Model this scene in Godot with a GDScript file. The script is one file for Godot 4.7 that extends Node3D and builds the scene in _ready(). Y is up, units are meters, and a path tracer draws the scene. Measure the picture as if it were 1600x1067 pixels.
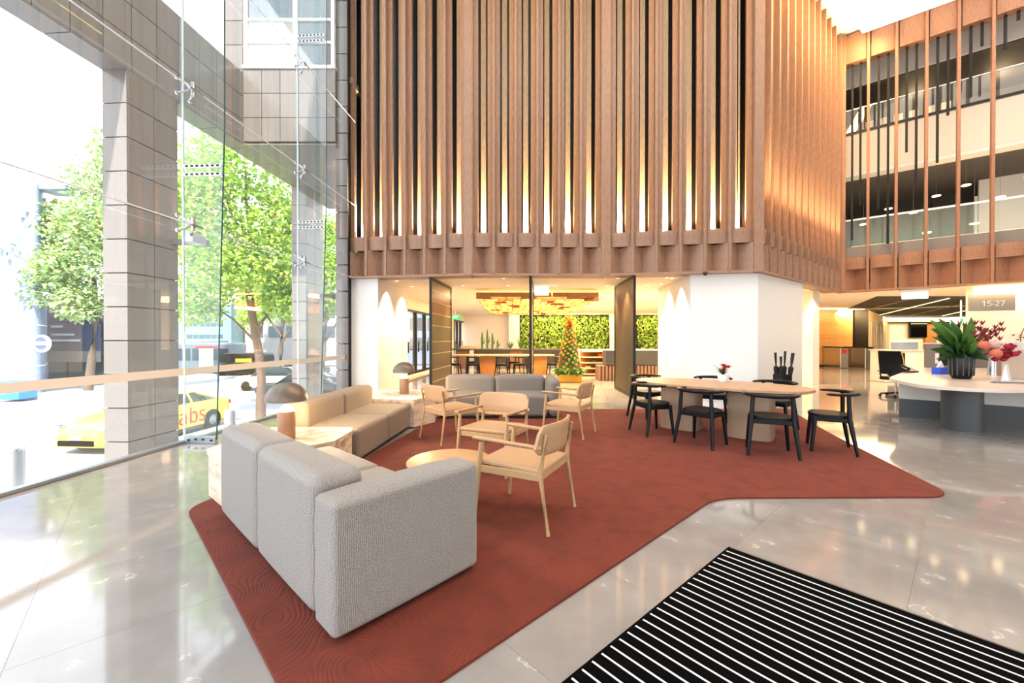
extends Node3D

# Distances in metres. pt(x, y, d): x to the right, y up, d into the room (Godot's -z).
var rng := RandomNumberGenerator.new()
var mats := {}
var taken := {}


func _ready() -> void:
	rng.seed = 7
	build_view()
	build_materials()
	build_shell()
	build_slat_wall()
	build_gallery()
	build_facade()
	build_exterior_building()
	build_street()
	build_lounge()
	build_dining()
	build_cafe()
	build_reception()


# ---------------------------------------------------------------- camera, sky, sun, large lights, exposure
func build_view() -> void:
	var cam := Camera3D.new()
	cam.name = "camera"
	cam.fov = 79.63
	cam.near = 0.05
	cam.far = 400.0
	cam.position = Vector3(0, 1.4, 0)
	cam.rotation.x = -0.0055
	add_child(cam)
	cam.current = true
	var env := Environment.new()
	env.background_mode = Environment.BG_SKY
	var sky := Sky.new()
	var sm := ProceduralSkyMaterial.new()
	sm.sky_top_color = Color(0.92, 0.96, 1.0)
	sm.sky_horizon_color = Color(0.97, 0.985, 1.0)
	sm.ground_horizon_color = Color(0.85, 0.87, 0.9)
	sm.ground_bottom_color = Color(0.6, 0.62, 0.65)
	sm.sky_curve = 0.3
	sky.sky_material = sm
	env.sky = sky
	env.background_energy_multiplier = 3.9
	env.tonemap_mode = Environment.TONE_MAPPER_LINEAR
	env.tonemap_exposure = 1.12
	env.sdfgi_enabled = true
	env.ssao_enabled = true
	env.ssil_enabled = true
	var we := WorldEnvironment.new()
	we.name = "world_environment"
	we.environment = env
	add_child(we)
	var sun := DirectionalLight3D.new()
	sun.name = "sun"
	sun.light_color = Color(1.0, 0.96, 0.9)
	sun.light_energy = 3.6
	sun.light_angular_distance = 1.5
	sun.shadow_enabled = true
	sun.sky_mode = DirectionalLight3D.SKY_MODE_LIGHT_ONLY
	add_child(sun)
	sun.look_at_from_position(Vector3.ZERO, Vector3(-0.08, -0.72, -0.69))
	# luminous ceiling over the hall
	area("ceiling_light_hall", pt(3.0, 10.85, 4.5), Vector3.DOWN, Vector2(9.0, 5.0), 36.0, Color(1.0, 0.93, 0.84))
	area("ceiling_light_gallery", pt(11.5, 10.85, 7.5), Vector3.DOWN, Vector2(7.0, 6.0), 24.0, Color(1.0, 0.92, 0.82))
	area("ceiling_light_cafe", pt(2.6, 2.88, 17.0), Vector3.DOWN, Vector2(8.0, 8.0), 280.0, Color(1.0, 0.86, 0.66))
	area("ceiling_light_reception", pt(14.0, 2.86, 15.0), Vector3.DOWN, Vector2(6.0, 5.0), 55.0, Color(1.0, 0.86, 0.66))
	area("side_wall_wash", pt(8.7, 10.7, 10.4), Vector3(-0.33, -0.85, -0.41), Vector2(6.0, 0.3), 34.0, Color(1.0, 0.80, 0.52))


# ---------------------------------------------------------------- helpers
func pt(x: float, y: float, d: float) -> Vector3:
	return Vector3(x, y, -d)


func light_setup(l: Light3D, called: String, energy: float, color: Color, size: float, at: Vector3, parent: Node) -> void:
	l.name = numbered(called, parent)
	l.light_energy = energy
	l.light_color = color
	l.light_size = size
	l.shadow_enabled = true
	l.position = at
	parent.add_child(l)


func area(called: String, at: Vector3, towards: Vector3, size: Vector2, energy: float, color: Color) -> void:
	var l := AreaLight3D.new()
	l.area_size = size
	l.area_range = 60.0
	light_setup(l, called, energy, color, 0.0, at, self)
	l.look_at_from_position(at, at + towards, Vector3.FORWARD if absf(towards.y) > 0.9 else Vector3.UP)


func spot(called: String, at: Vector3, aim: Vector3, angle: float, blend: float, energy: float, color: Color, size := 0.03, parent: Node = null) -> void:
	var l := SpotLight3D.new()
	l.spot_angle = angle
	l.spot_angle_attenuation = blend
	l.spot_range = 40.0
	l.spot_attenuation = 2.0
	light_setup(l, called, energy, color, size, at, parent if parent else self)
	var dir := (aim - at).normalized()
	l.basis = Basis.looking_at(dir, Vector3.UP if absf(dir.y) < 0.95 else Vector3.RIGHT)


func omni(called: String, at: Vector3, energy: float, color: Color, size := 0.05, parent: Node = null) -> void:
	var l := OmniLight3D.new()
	l.omni_range = 40.0
	l.omni_attenuation = 2.0
	light_setup(l, called, energy, color, size, at, parent if parent else self)


func numbered(called: String, parent: Node) -> String:
	var key := "%d/%s" % [parent.get_instance_id(), called]
	var k: int = taken.get(key, 0)
	taken[key] = k + 1
	return called if k == 0 else "%s_%03d" % [called, k]


func obj(called: String, shape, m: Material, parent: Node = self, kind := "") -> MeshInstance3D:
	var o := MeshInstance3D.new()
	o.name = numbered(called, parent)
	o.mesh = shape.mesh() if shape is MB else shape
	o.material_override = m
	if kind:
		o.set_meta("kind", kind)
	parent.add_child(o)
	return o


func tag(o: Node, label: String, category: String, group := "") -> void:
	o.set_meta("label", label)
	o.set_meta("category", category)
	if group:
		o.set_meta("group", group)


func thing(called: String, label: String, category: String, at := Vector3.ZERO, turn := 0.0, group := "") -> Node3D:
	var o := Node3D.new()
	o.name = numbered(called, self)
	add_child(o)
	o.position = at
	o.rotation.y = turn
	tag(o, label, category, group)
	return o


func structure(called: String, at := Vector3.ZERO, turn := 0.0) -> Node3D:
	var o := Node3D.new()
	o.name = numbered(called, self)
	add_child(o)
	o.position = at
	o.rotation.y = turn
	o.set_meta("kind", "structure")
	return o


func copy_of(o: Node3D, at: Vector3, turn: float, label: String, group := "") -> Node3D:
	var c: Node3D = o.duplicate()
	var base := String(o.name).rstrip("0123456789").trim_suffix("_")
	c.name = numbered(base, self)
	add_child(c)
	c.position = at
	c.rotation.y = turn
	c.set_meta("label", label)
	if group:
		c.set_meta("group", group)
	return c


# a multimesh of leaves and the like
func many(called: String, m: Mesh, material: Material, places: Array, colors: Array, parent: Node) -> MultiMeshInstance3D:
	var mm := MultiMesh.new()
	mm.transform_format = MultiMesh.TRANSFORM_3D
	mm.use_colors = true
	mm.mesh = m
	mm.instance_count = places.size()
	for i in places.size():
		mm.set_instance_transform(i, places[i])
		mm.set_instance_color(i, colors[i % colors.size()])
	var o := MultiMeshInstance3D.new()
	o.name = numbered(called, parent)
	o.multimesh = mm
	o.material_override = material
	o.set_meta("kind", "stuff")
	parent.add_child(o)
	return o


class MB:
	var v := PackedVector3Array()
	var n := PackedVector3Array()
	var uv := PackedVector2Array()
	var ix := PackedInt32Array()
	var xf := Transform3D()

	func vert(p: Vector3, nn: Vector3, t := Vector2.ZERO) -> int:
		v.append(xf * p)
		n.append((xf.basis * nn).normalized())
		uv.append(t)
		return v.size() - 1

	func tri(a: int, b: int, c: int) -> void:
		var g := (v[b] - v[a]).cross(v[c] - v[a])
		if g.dot(n[a] + n[b] + n[c]) > 0.0:
			ix.append_array(PackedInt32Array([a, c, b]))
		else:
			ix.append_array(PackedInt32Array([a, b, c]))

	func poly(pts: Array, nn: Vector3) -> void:
		var f := []
		for p in pts:
			f.append(vert(p, nn))
		for k in range(1, pts.size() - 1):
			tri(f[0], f[k], f[k + 1])

	func quad_uv(a: Vector3, b: Vector3, c: Vector3, d: Vector3, nn: Vector3) -> void:
		var f := [vert(a, nn, Vector2(0, 1)), vert(b, nn, Vector2(1, 1)), vert(c, nn, Vector2(1, 0)), vert(d, nn, Vector2(0, 0))]
		tri(f[0], f[1], f[2])
		tri(f[0], f[2], f[3])

	func marks(h: float, r: float, segs: int, mid: int) -> PackedFloat32Array:
		var o := PackedFloat32Array()
		for k in segs + 1:
			o.append(-h + r * (1.0 - tan((1.0 - float(k) / segs) * PI / 4)))
		for k in mid:
			o.append(lerpf(-h + r, h - r, (k + 1.0) / (mid + 1.0)))
		for k in segs + 1:
			o.append(h - r * (1.0 - tan(float(k) / segs * PI / 4)))
		return o

	# a box; r rounds its edges, puff swells its faces
	func box(c: Vector3, s: Vector3, b := Basis(), r := 0.0, segs := 1, puff := Vector3.ZERO) -> void:
		var h := s * 0.5
		if r <= 0.0:
			for ax in 3:
				for sg in [-1.0, 1.0]:
					var nn := Vector3.ZERO
					nn[ax] = sg
					var u := (ax + 1) % 3
					var w := (ax + 2) % 3
					var q := []
					for e in [[-1, -1], [1, -1], [1, 1], [-1, 1]]:
						var p := Vector3.ZERO
						p[ax] = h[ax] * sg
						p[u] = h[u] * e[0]
						p[w] = h[w] * e[1]
						q.append(c + b * p)
					poly(q, b * nn)
			return
		r = minf(r, minf(h.x, minf(h.y, h.z)) * 0.999)
		var mid := 5 if puff != Vector3.ZERO else 0
		var m := [marks(h.x, r, segs, mid), marks(h.y, r, segs, mid), marks(h.z, r, segs, mid)]
		var core := h - Vector3.ONE * r
		for ax in 3:
			var u := (ax + 1) % 3
			var w := (ax + 2) % 3
			for sg in [-1.0, 1.0]:
				var nu: int = m[u].size()
				var nw: int = m[w].size()
				var first := v.size()
				for i in nu:
					for j in nw:
						var p := Vector3.ZERO
						p[ax] = h[ax] * sg
						p[u] = m[u][i]
						p[w] = m[w][j]
						var inner := p.clamp(-core, core)
						var nn := (p - inner).normalized()
						p = inner + nn * r
						if puff != Vector3.ZERO:
							var k := Vector3(1 - pow(absf(p.x / h.x), 3), 1 - pow(absf(p.y / h.y), 3), 1 - pow(absf(p.z / h.z), 3))
							p += nn * Vector3(puff.x * k.y * k.z, puff.y * k.x * k.z, puff.z * k.x * k.y)
						vert(c + b * p, b * nn)
				for i in nu - 1:
					for j in nw - 1:
						var q := first + i * nw + j
						tri(q, q + 1, q + nw)
						tri(q + 1, q + nw + 1, q + nw)

	# flat outline in (x, d) raised from y0 to y1; bevel softens the top edge
	func prism(outline: PackedVector2Array, y0: float, y1: float, bevel := 0.0, smooth := false) -> void:
		var o := outline.duplicate()
		if o.size() > 1 and o[0].is_equal_approx(o[o.size() - 1]):
			o.remove_at(o.size() - 1)
		var a := 0.0
		for i in o.size():
			a += o[i].cross(o[(i + 1) % o.size()])
		if a < 0:
			o.reverse()
		var k := o.size()
		var out := PackedVector2Array()
		var en := PackedVector2Array()
		for i in k:
			var e := (o[(i + 1) % k] - o[i]).normalized()
			en.append(Vector2(e.y, -e.x))
		for i in k:
			var w := en[i] + en[(i + k - 1) % k]
			out.append(w / maxf(w.dot(en[i]), 0.3))
		var tris := Geometry2D.triangulate_polygon(o)
		var top := []
		var bot := []
		for i in k:
			var p := o[i] - out[i] * bevel
			top.append(vert(Vector3(p.x, y1, -p.y), Vector3.UP))
			bot.append(vert(Vector3(o[i].x, y0, -o[i].y), Vector3.DOWN))
		for t in range(0, tris.size(), 3):
			tri(top[tris[t]], top[tris[t + 1]], top[tris[t + 2]])
			tri(bot[tris[t]], bot[tris[t + 1]], bot[tris[t + 2]])
		for i in k:
			var j := (i + 1) % k
			var na := out[i].normalized() if smooth else en[i]
			var nb := out[j].normalized() if smooth else en[i]
			var va := Vector3(na.x, 0, -na.y)
			var vb := Vector3(nb.x, 0, -nb.y)
			var pa := Vector3(o[i].x, 0, -o[i].y)
			var pb := Vector3(o[j].x, 0, -o[j].y)
			var f := [vert(pa + Vector3.UP * y0, va), vert(pb + Vector3.UP * y0, vb), vert(pb + Vector3.UP * (y1 - bevel), vb), vert(pa + Vector3.UP * (y1 - bevel), va)]
			tri(f[0], f[1], f[2])
			tri(f[0], f[2], f[3])
			if bevel > 0.0:
				var ta := Vector3(o[i].x - out[i].x * bevel, y1, -(o[i].y - out[i].y * bevel))
				var tb := Vector3(o[j].x - out[j].x * bevel, y1, -(o[j].y - out[j].y * bevel))
				var g := [vert(pa + Vector3.UP * (y1 - bevel), va), vert(pb + Vector3.UP * (y1 - bevel), vb), vert(tb, Vector3.UP), vert(ta, Vector3.UP)]
				tri(g[0], g[1], g[2])
				tri(g[0], g[2], g[3])

	# rings of equal count, closed round; normals from the neighbours
	func loft(rings: Array, caps := true, closed := true) -> void:
		var rn := rings.size()
		var k: int = rings[0].size()
		var first := v.size()
		for r in rn:
			var mid := Vector3.ZERO
			for p in rings[r]:
				mid += p
			mid /= k
			for j in k:
				var jn: int = (j + 1) % k if closed else mini(j + 1, k - 1)
				var jp: int = (j + k - 1) % k if closed else maxi(j - 1, 0)
				var du: Vector3 = rings[r][jn] - rings[r][jp]
				var dv: Vector3 = rings[mini(r + 1, rn - 1)][j] - rings[maxi(r - 1, 0)][j]
				var nn := du.cross(dv)
				if nn.length_squared() < 1e-14:
					nn = rings[r][j] - mid
				if closed and nn.dot(rings[r][j] - mid) < 0:
					nn = -nn
				vert(rings[r][j], nn.normalized(), Vector2(float(j) / k, float(r) / maxi(rn - 1, 1)))
		for r in rn - 1:
			for j in (k if closed else k - 1):
				var a := first + r * k + j
				var b := first + r * k + (j + 1) % k
				tri(a, b, a + k)
				tri(b, b + k, a + k)
		if caps:
			for e in [0, rn - 1]:
				var nn: Vector3 = (rings[e][0] - rings[1 if e == 0 else rn - 2][0]).normalized()
				poly(rings[e], nn)

	func tube(pts: Array, radii, seg := 8, caps := true, flat := Vector2.ONE, up := Vector3.UP) -> void:
		var rings := []
		for i in pts.size():
			var t: Vector3 = (pts[mini(i + 1, pts.size() - 1)] - pts[maxi(i - 1, 0)]).normalized()
			var side := t.cross(up)
			if side.length() < 0.05:
				side = t.cross(Vector3.RIGHT)
			side = side.normalized()
			var top := side.cross(t)
			var r: float = radii if radii is float else radii[i]
			var ring := []
			for j in seg:
				var a := TAU * (j + 0.5) / seg
				ring.append(pts[i] + side * cos(a) * r * flat.x + top * sin(a) * r * flat.y)
			rings.append(ring)
		loft(rings, caps)

	func lathe(profile: Array, seg := 20, at := Vector3.ZERO) -> void:
		for i in profile.size() - 1:
			var p: Vector2 = profile[i]
			var q: Vector2 = profile[i + 1]
			var s := (q - p).normalized()
			var n0 := Vector2(s.y, -s.x)
			var na := n0
			var nb := n0
			if i > 0:
				var s2: Vector2 = (p - profile[i - 1]).normalized()
				if s2.dot(s) > 0.72:
					na = (n0 + Vector2(s2.y, -s2.x)).normalized()
			if i < profile.size() - 2:
				var s3: Vector2 = (profile[i + 2] - q).normalized()
				if s3.dot(s) > 0.72:
					nb = (n0 + Vector2(s3.y, -s3.x)).normalized()
			var first := v.size()
			for j in seg + 1:
				var a := TAU * j / seg
				var c := Vector3(cos(a), 0, sin(a))
				vert(at + c * p.x + Vector3.UP * p.y, c * na.x + Vector3.UP * na.y)
				vert(at + c * q.x + Vector3.UP * q.y, c * nb.x + Vector3.UP * nb.y)
			for j in seg:
				var k := first + j * 2
				tri(k, k + 1, k + 2)
				tri(k + 1, k + 3, k + 2)

	func ball(c: Vector3, r: Vector3, seg := 10, rings := 6) -> void:
		var first := v.size()
		for i in rings + 1:
			var t := PI * i / rings
			for j in seg + 1:
				var a := TAU * j / seg
				var q := Vector3(sin(t) * cos(a), cos(t), sin(t) * sin(a))
				vert(c + q * r, (q / r).normalized())
		for i in rings:
			for j in seg:
				var k := first + i * (seg + 1) + j
				tri(k, k + 1, k + seg + 1)
				tri(k + 1, k + seg + 2, k + seg + 1)

	# a folded leaf from a to b, half width w
	func leaf(a: Vector3, b: Vector3, w: float, up: Vector3, bend := 0.0, rows := 4) -> void:
		var t := (b - a).normalized()
		var side := t.cross(up).normalized()
		var nn := side.cross(t).normalized()
		var first := v.size()
		for i in rows + 1:
			var f := float(i) / rows
			var half := w * sin(PI * pow(f, 0.8)) + w * 0.03
			var c := a.lerp(b, f) + nn * bend * sin(PI * f) - Vector3.UP * bend * f * f
			vert(c - side * half + nn * half * 0.25, nn + side * 0.2)
			vert(c, nn)
			vert(c + side * half + nn * half * 0.25, nn - side * 0.2)
		for i in rows:
			for j in 2:
				var k := first + i * 3 + j
				tri(k, k + 1, k + 3)
				tri(k + 1, k + 4, k + 3)

	func mesh() -> ArrayMesh:
		var arr := []
		arr.resize(Mesh.ARRAY_MAX)
		arr[Mesh.ARRAY_VERTEX] = v
		arr[Mesh.ARRAY_NORMAL] = n
		arr[Mesh.ARRAY_TEX_UV] = uv
		arr[Mesh.ARRAY_INDEX] = ix
		var am := ArrayMesh.new()
		am.add_surface_from_arrays(Mesh.PRIMITIVE_TRIANGLES, arr)
		return am


func box_mesh(s: Vector3, r := 0.0, segs := 1) -> ArrayMesh:
	var m := MB.new()
	m.box(Vector3.ZERO, s, Basis(), r, segs)
	return m.mesh()


# box from (x0, y0, d0) to (x1, y1, d1)
func span(x0: float, x1: float, y0: float, y1: float, d0: float, d1: float, r := 0.0) -> MB:
	var m := MB.new()
	m.box(pt((x0 + x1) / 2, (y0 + y1) / 2, (d0 + d1) / 2), Vector3(absf(x1 - x0), absf(y1 - y0), absf(d1 - d0)), Basis(), r)
	return m


func outline(pairs: Array) -> PackedVector2Array:
	var o := PackedVector2Array()
	for p in pairs:
		o.append(Vector2(p[0], p[1]))
	return o


func prism_of(pairs, y0: float, y1: float, bevel := 0.0, smooth := false) -> MB:
	var m := MB.new()
	m.prism(pairs if pairs is PackedVector2Array else outline(pairs), y0, y1, bevel, smooth)
	return m


func text(called: String, words: String, size: float, at: Vector3, turn: float, m: Material, parent: Node, depth := 0.004, font_name := "Droid Sans") -> MeshInstance3D:
	var t := TextMesh.new()
	var f := SystemFont.new()
	f.font_names = PackedStringArray([font_name])
	t.font = f
	t.text = words
	t.font_size = 32
	t.pixel_size = size / 32.0
	t.depth = depth
	var o := obj(called, t, m, parent)
	o.position = at
	o.rotation.y = turn
	return o


func rounded(outline_pts: PackedVector2Array, r: float, seg := 5) -> PackedVector2Array:
	var o := PackedVector2Array()
	var k := outline_pts.size()
	for i in k:
		var p := outline_pts[i]
		var a := (outline_pts[(i + k - 1) % k] - p)
		var b := (outline_pts[(i + 1) % k] - p)
		var rr := minf(r, minf(a.length(), b.length()) * 0.45)
		var s := p + a.normalized() * rr
		var e := p + b.normalized() * rr
		for j in seg + 1:
			var t := float(j) / seg
			o.append(s.lerp(p, t).lerp(p.lerp(e, t), t))
	return o


func oval(cx: float, cd: float, rx: float, rd: float, turn := 0.0, seg := 40, power := 2.0) -> PackedVector2Array:
	var o := PackedVector2Array()
	for i in seg:
		var a := TAU * i / seg
		var c := cos(a)
		var s := sin(a)
		var q := Vector2(signf(c) * pow(absf(c), 2.0 / power) * rx, signf(s) * pow(absf(s), 2.0 / power) * rd)
		o.append(Vector2(cx, cd) + q.rotated(turn))
	return o


# ---------------------------------------------------------------- materials
func noise_tex(freq: float, seed_n: int, ramp: Array, octaves := 4, size := 512, kind := FastNoiseLite.TYPE_SIMPLEX_SMOOTH) -> NoiseTexture2D:
	var f := FastNoiseLite.new()
	f.noise_type = kind
	f.frequency = freq
	f.seed = seed_n
	f.fractal_octaves = octaves
	var t := NoiseTexture2D.new()
	t.width = size
	t.height = size
	t.seamless = true
	t.noise = f
	if ramp.size():
		var g := Gradient.new()
		var offs := PackedFloat32Array()
		var cols := PackedColorArray()
		for e in ramp:
			offs.append(e[0])
			cols.append(e[1])
		g.offsets = offs
		g.colors = cols
		t.color_ramp = g
	return t


func mat(called: String, c: Color, rough := 0.6, metal := 0.0) -> StandardMaterial3D:
	var m := StandardMaterial3D.new()
	m.resource_name = called
	m.albedo_color = c
	m.roughness = rough
	m.metallic = metal
	mats[called] = m
	return m


func mapped(called: String, tex: Texture2D, scale: Vector3, rough := 0.6, world := false, tint := Color.WHITE) -> StandardMaterial3D:
	var m := mat(called, tint, rough)
	m.albedo_texture = tex
	m.uv1_triplanar = true
	m.uv1_world_triplanar = world
	m.uv1_scale = scale
	return m


func relief(m: StandardMaterial3D, tex: Texture2D, cm: float) -> void:
	m.heightmap_enabled = true
	m.heightmap_texture = tex
	m.heightmap_scale = cm


func glowing(called: String, c: Color, energy: float) -> StandardMaterial3D:
	var m := mat(called, c, 0.5)
	m.emission_enabled = true
	m.emission = c
	m.emission_energy_multiplier = energy
	return m


func glass(called: String, c: Color, alpha: float) -> StandardMaterial3D:
	var m := mat(called, Color(c.r, c.g, c.b, alpha), 0.0)
	m.transparency = BaseMaterial3D.TRANSPARENCY_ALPHA
	return m


func build_materials() -> void:
	var grain := noise_tex(0.02, 3, [[0.0, Color(0.78, 0.75, 0.72)], [0.5, Color(0.95, 0.94, 0.93)], [1.0, Color(1, 1, 1)]], 5)
	mapped("wood_slat", grain, Vector3(5, 0.35, 5), 0.5, false, Color(0.66, 0.525, 0.435))
	mapped("wood_slat_warm", grain, Vector3(5, 0.35, 5), 0.5, false, Color(0.72, 0.53, 0.38))
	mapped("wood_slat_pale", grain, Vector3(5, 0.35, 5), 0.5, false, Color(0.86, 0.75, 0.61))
	mapped("wood_band", grain, Vector3(5, 0.35, 5), 0.5, false, Color(0.68, 0.545, 0.46))
	mapped("wood_gallery", grain, Vector3(5, 0.35, 5), 0.5, false, Color(0.70, 0.51, 0.39))
	mapped("wood_ash", grain, Vector3(2, 9, 9), 0.5, false, Color(0.79, 0.65, 0.48))
	mapped("wood_table", grain, Vector3(0.5, 3, 3), 0.4, false, Color(0.77, 0.62, 0.48))
	mat("pedestal_taupe", Color(0.60, 0.50, 0.41), 0.5)
	mapped("wood_coffee", grain, Vector3(0.5, 3, 3), 0.45, false, Color(0.80, 0.64, 0.47))
	mapped("wood_honey", grain, Vector3(0.25, 5, 5), 0.4, false, Color(0.76, 0.57, 0.34))
	mapped("wood_honey_b", grain, Vector3(0.25, 5, 5), 0.4, false, Color(0.73, 0.54, 0.31))
	mapped("wood_pale", grain, Vector3(0.25, 5, 5), 0.4, false, Color(0.86, 0.74, 0.55))
	mapped("wood_amber", grain, Vector3(5, 0.5, 5), 0.5, false, Color(0.72, 0.50, 0.24))
	mapped("wood_grid", grain, Vector3(0.6, 5, 5), 0.5, false, Color(0.70, 0.48, 0.27))
	mapped("wood_dark", grain, Vector3(5, 0.5, 5), 0.5, false, Color(0.42, 0.30, 0.22))
	mat("slat_backing", Color(0.02, 0.024, 0.032), 0.3)
	mat("leather_tan", Color(0.73, 0.585, 0.44), 0.55)
	mat("black_ash", Color(0.025, 0.03, 0.055), 0.4).metallic_specular = 0.35
	mat("brass_line", Color(0.60, 0.56, 0.40), 0.4, 0.3)
	mat("black_leather", Color(0.035, 0.035, 0.042), 0.5).metallic_specular = 0.35
	mat("black_metal", Color(0.05, 0.05, 0.055), 0.35, 0.3)
	mat("black_matte", Color(0.035, 0.035, 0.04), 0.7)
	mat("charcoal", Color(0.25, 0.26, 0.27), 0.45)
	mat("bronze", Color(0.30, 0.26, 0.21), 0.4, 0.4)
	mat("bronze_dark", Color(0.10, 0.09, 0.085), 0.4, 0.4)
	mat("bronze_slat", Color(0.36, 0.32, 0.25), 0.45, 0.3)
	mat("copper", Color(0.62, 0.48, 0.37), 0.42, 0.4)
	mat("lamp_shade", Color(0.44, 0.39, 0.35), 0.38, 0.4)
	mat("steel", Color(0.80, 0.81, 0.83), 0.22, 1.0)
	mat("steel_satin", Color(0.62, 0.64, 0.67), 0.4, 0.9)
	mat("white_paint", Color(0.93, 0.93, 0.92), 0.7)
	mat("cream_paint", Color(0.94, 0.90, 0.84), 0.7)
	mat("grey_paint", Color(0.60, 0.57, 0.54), 0.7)
	mat("grey_dark", Color(0.22, 0.215, 0.21), 0.7)
	mat("white_frame", Color(0.90, 0.92, 0.94), 0.4)
	mat("white_plastic", Color(0.92, 0.92, 0.92), 0.35)
	mat("film", Color(0.80, 0.76, 0.735), 0.8)
	mat("rubber", Color(0.02, 0.02, 0.024), 0.95).metallic_specular = 0.15
	mat("aluminium", Color(0.93, 0.93, 0.94), 0.4, 0.2)
	mat("gold", Color(0.80, 0.60, 0.18), 0.35, 0.6)
	mat("blue_box", Color(0.10, 0.30, 0.78), 0.5)
	mat("blue_bin", Color(0.20, 0.52, 0.85), 0.5)
	mat("red_flower", Color(0.75, 0.03, 0.06), 0.6)
	mat("red_signal", Color(0.85, 0.08, 0.06), 0.4)
	mat("orange_signal", Color(0.95, 0.30, 0.08), 0.4)
	mat("grey_screen", Color(0.50, 0.465, 0.44), 0.8)
	mat("desk_stone", Color(0.83, 0.77, 0.72), 0.3)
	mat("desk_white", Color(0.78, 0.77, 0.74), 0.5)
	mat("joint", Color(0.30, 0.29, 0.28), 0.8)
	mat("clad_core", Color(0.03, 0.03, 0.035), 0.9)
	mat("gallery_ceiling", Color(0.42, 0.40, 0.385), 0.8)
	# grey limestone floor
	var stone := noise_tex(0.006, 11, [[0.0, Color(0.645, 0.625, 0.61)], [0.42, Color(0.67, 0.65, 0.635)], [0.7, Color(0.69, 0.67, 0.655)], [0.83, Color(0.70, 0.685, 0.67)], [0.855, Color(0.86, 0.85, 0.84)], [0.88, Color(0.71, 0.695, 0.68)], [1.0, Color(0.74, 0.73, 0.72)]], 6, 1024)
	for k in 3:
		var f := mapped("floor_stone_%d" % k, stone, Vector3.ONE * 0.42, 0.07, true, [Color(0.87, 0.87, 0.87), Color(0.885, 0.88, 0.875), Color(0.86, 0.86, 0.865)][k])
		f.uv1_offset = Vector3(0.31, 0.0, 0.17) * k
		f.metallic_specular = 0.7
	# cladding stone
	var clad := noise_tex(0.03, 5, [[0.0, Color(0.93, 0.93, 0.93)], [1.0, Color(1, 1, 1)]], 4)
	mapped("clad_stone", clad, Vector3.ONE * 0.6, 0.22, true, Color(0.45, 0.435, 0.425))
	mapped("clad_stone_b", clad, Vector3.ONE * 0.6, 0.22, true, Color(0.43, 0.415, 0.405))
	# travertine side tables
	var trav := noise_tex(0.012, 21, [[0.0, Color(0.62, 0.52, 0.42)], [0.35, Color(0.83, 0.74, 0.64)], [0.6, Color(0.90, 0.82, 0.73)], [1.0, Color(0.95, 0.89, 0.81)]], 5)
	var tm := mapped("travertine", trav, Vector3(0.8, 1.6, 0.8), 0.45, false)
	relief(tm, noise_tex(0.05, 8, [], 3), 0.25)
	# fabrics
	var weave := Image.create(512, 512, false, Image.FORMAT_L8)
	var r2 := RandomNumberGenerator.new()
	r2.seed = 5
	for y in 512:
		for x in 512:
			var rib := 0.5 + 0.5 * sin(TAU * x * 90.0 / 512.0 + 1.3 * sin(TAU * y * 3.0 / 512.0) + 0.9 * sin(TAU * y * 8.0 / 512.0))
			weave.set_pixel(x, y, Color.from_hsv(0, 0, clampf(rib * 0.7 + r2.randf() * 0.35, 0, 1)))
	var wt := ImageTexture.create_from_image(weave)
	var flecks := noise_tex(0.25, 31, [[0.0, Color(0.55, 0.55, 0.55)], [0.42, Color(0.82, 0.82, 0.82)], [0.6, Color(0.95, 0.95, 0.95)], [1.0, Color(1, 1, 1)]], 2, 512)
	for e in [["fabric_near", Color(0.68, 0.655, 0.635)], ["fabric_beige", Color(0.66, 0.585, 0.51)], ["fabric_grey", Color(0.60, 0.565, 0.535)]]:
		var fm := mapped(e[0], flecks, Vector3.ONE * 1.1, 0.95, false, e[1])
		relief(fm, wt, 0.5)
		fm.rim_enabled = true
		fm.rim = 0.3
		fm.rim_tint = 0.6
	# rug: carved wavy lines
	var carve := Image.create(1024, 1024, false, Image.FORMAT_L8)
	var nz := FastNoiseLite.new()
	nz.frequency = 0.0035
	nz.seed = 40
	nz.fractal_octaves = 2
	for y in 1024:
		for x in 1024:
			var a := TAU * x / 1024.0
			var b := TAU * y / 1024.0
			var q := nz.get_noise_3d(cos(a) * 163.0, sin(a) * 163.0, cos(b) * 163.0) + nz.get_noise_3d(sin(b) * 163.0, cos(a) * 120.0, sin(a) * 163.0 + 500.0)
			var l := sin(q * 95.0)
			carve.set_pixel(x, y, Color.from_hsv(0, 0, 0.5 + 0.5 * smoothstep(-1.0, 0.2, l) * 0.9 - 0.25))
	var ct := ImageTexture.create_from_image(carve)
	var rugtone := noise_tex(0.02, 17, [[0.0, Color(0.82, 0.80, 0.78)], [0.5, Color(0.95, 0.95, 0.95)], [1.0, Color(1, 1, 1)]], 5)
	var rug := mapped("rug", rugtone, Vector3.ONE * 0.35, 0.97, true, Color(0.435, 0.168, 0.10))
	relief(rug, ct, 0.32)
	rug.rim_enabled = true
	rug.rim = 0.35
	rug.rim_tint = 0.8
	# glass
	glass("pane", Color(0.9, 0.97, 0.95), 0.03)
	glass("fin_glass", Color(0.45, 0.66, 0.66), 0.13)
	glass("balustrade_glass", Color(0.8, 0.9, 0.9), 0.05)
	glass("window_dark", Color(0.25, 0.33, 0.38), 0.6)
	mat("glass_edge", Color(0.15, 0.32, 0.33), 0.1)
	mat("glass_edge_pale", Color(0.80, 0.88, 0.90), 0.15)
	mat("tinted_car_glass", Color(0.10, 0.16, 0.17), 0.05)
	mat("tv_black", Color(0.012, 0.013, 0.018), 0.08)
	# lights
	glowing("led_warm", Color(1.0, 0.84, 0.56), 7.0)
	glowing("downlight_glow", Color(1.0, 0.90, 0.74), 4.0)
	glowing("pendant_glow", Color(1.0, 0.90, 0.74), 1.6)
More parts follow.
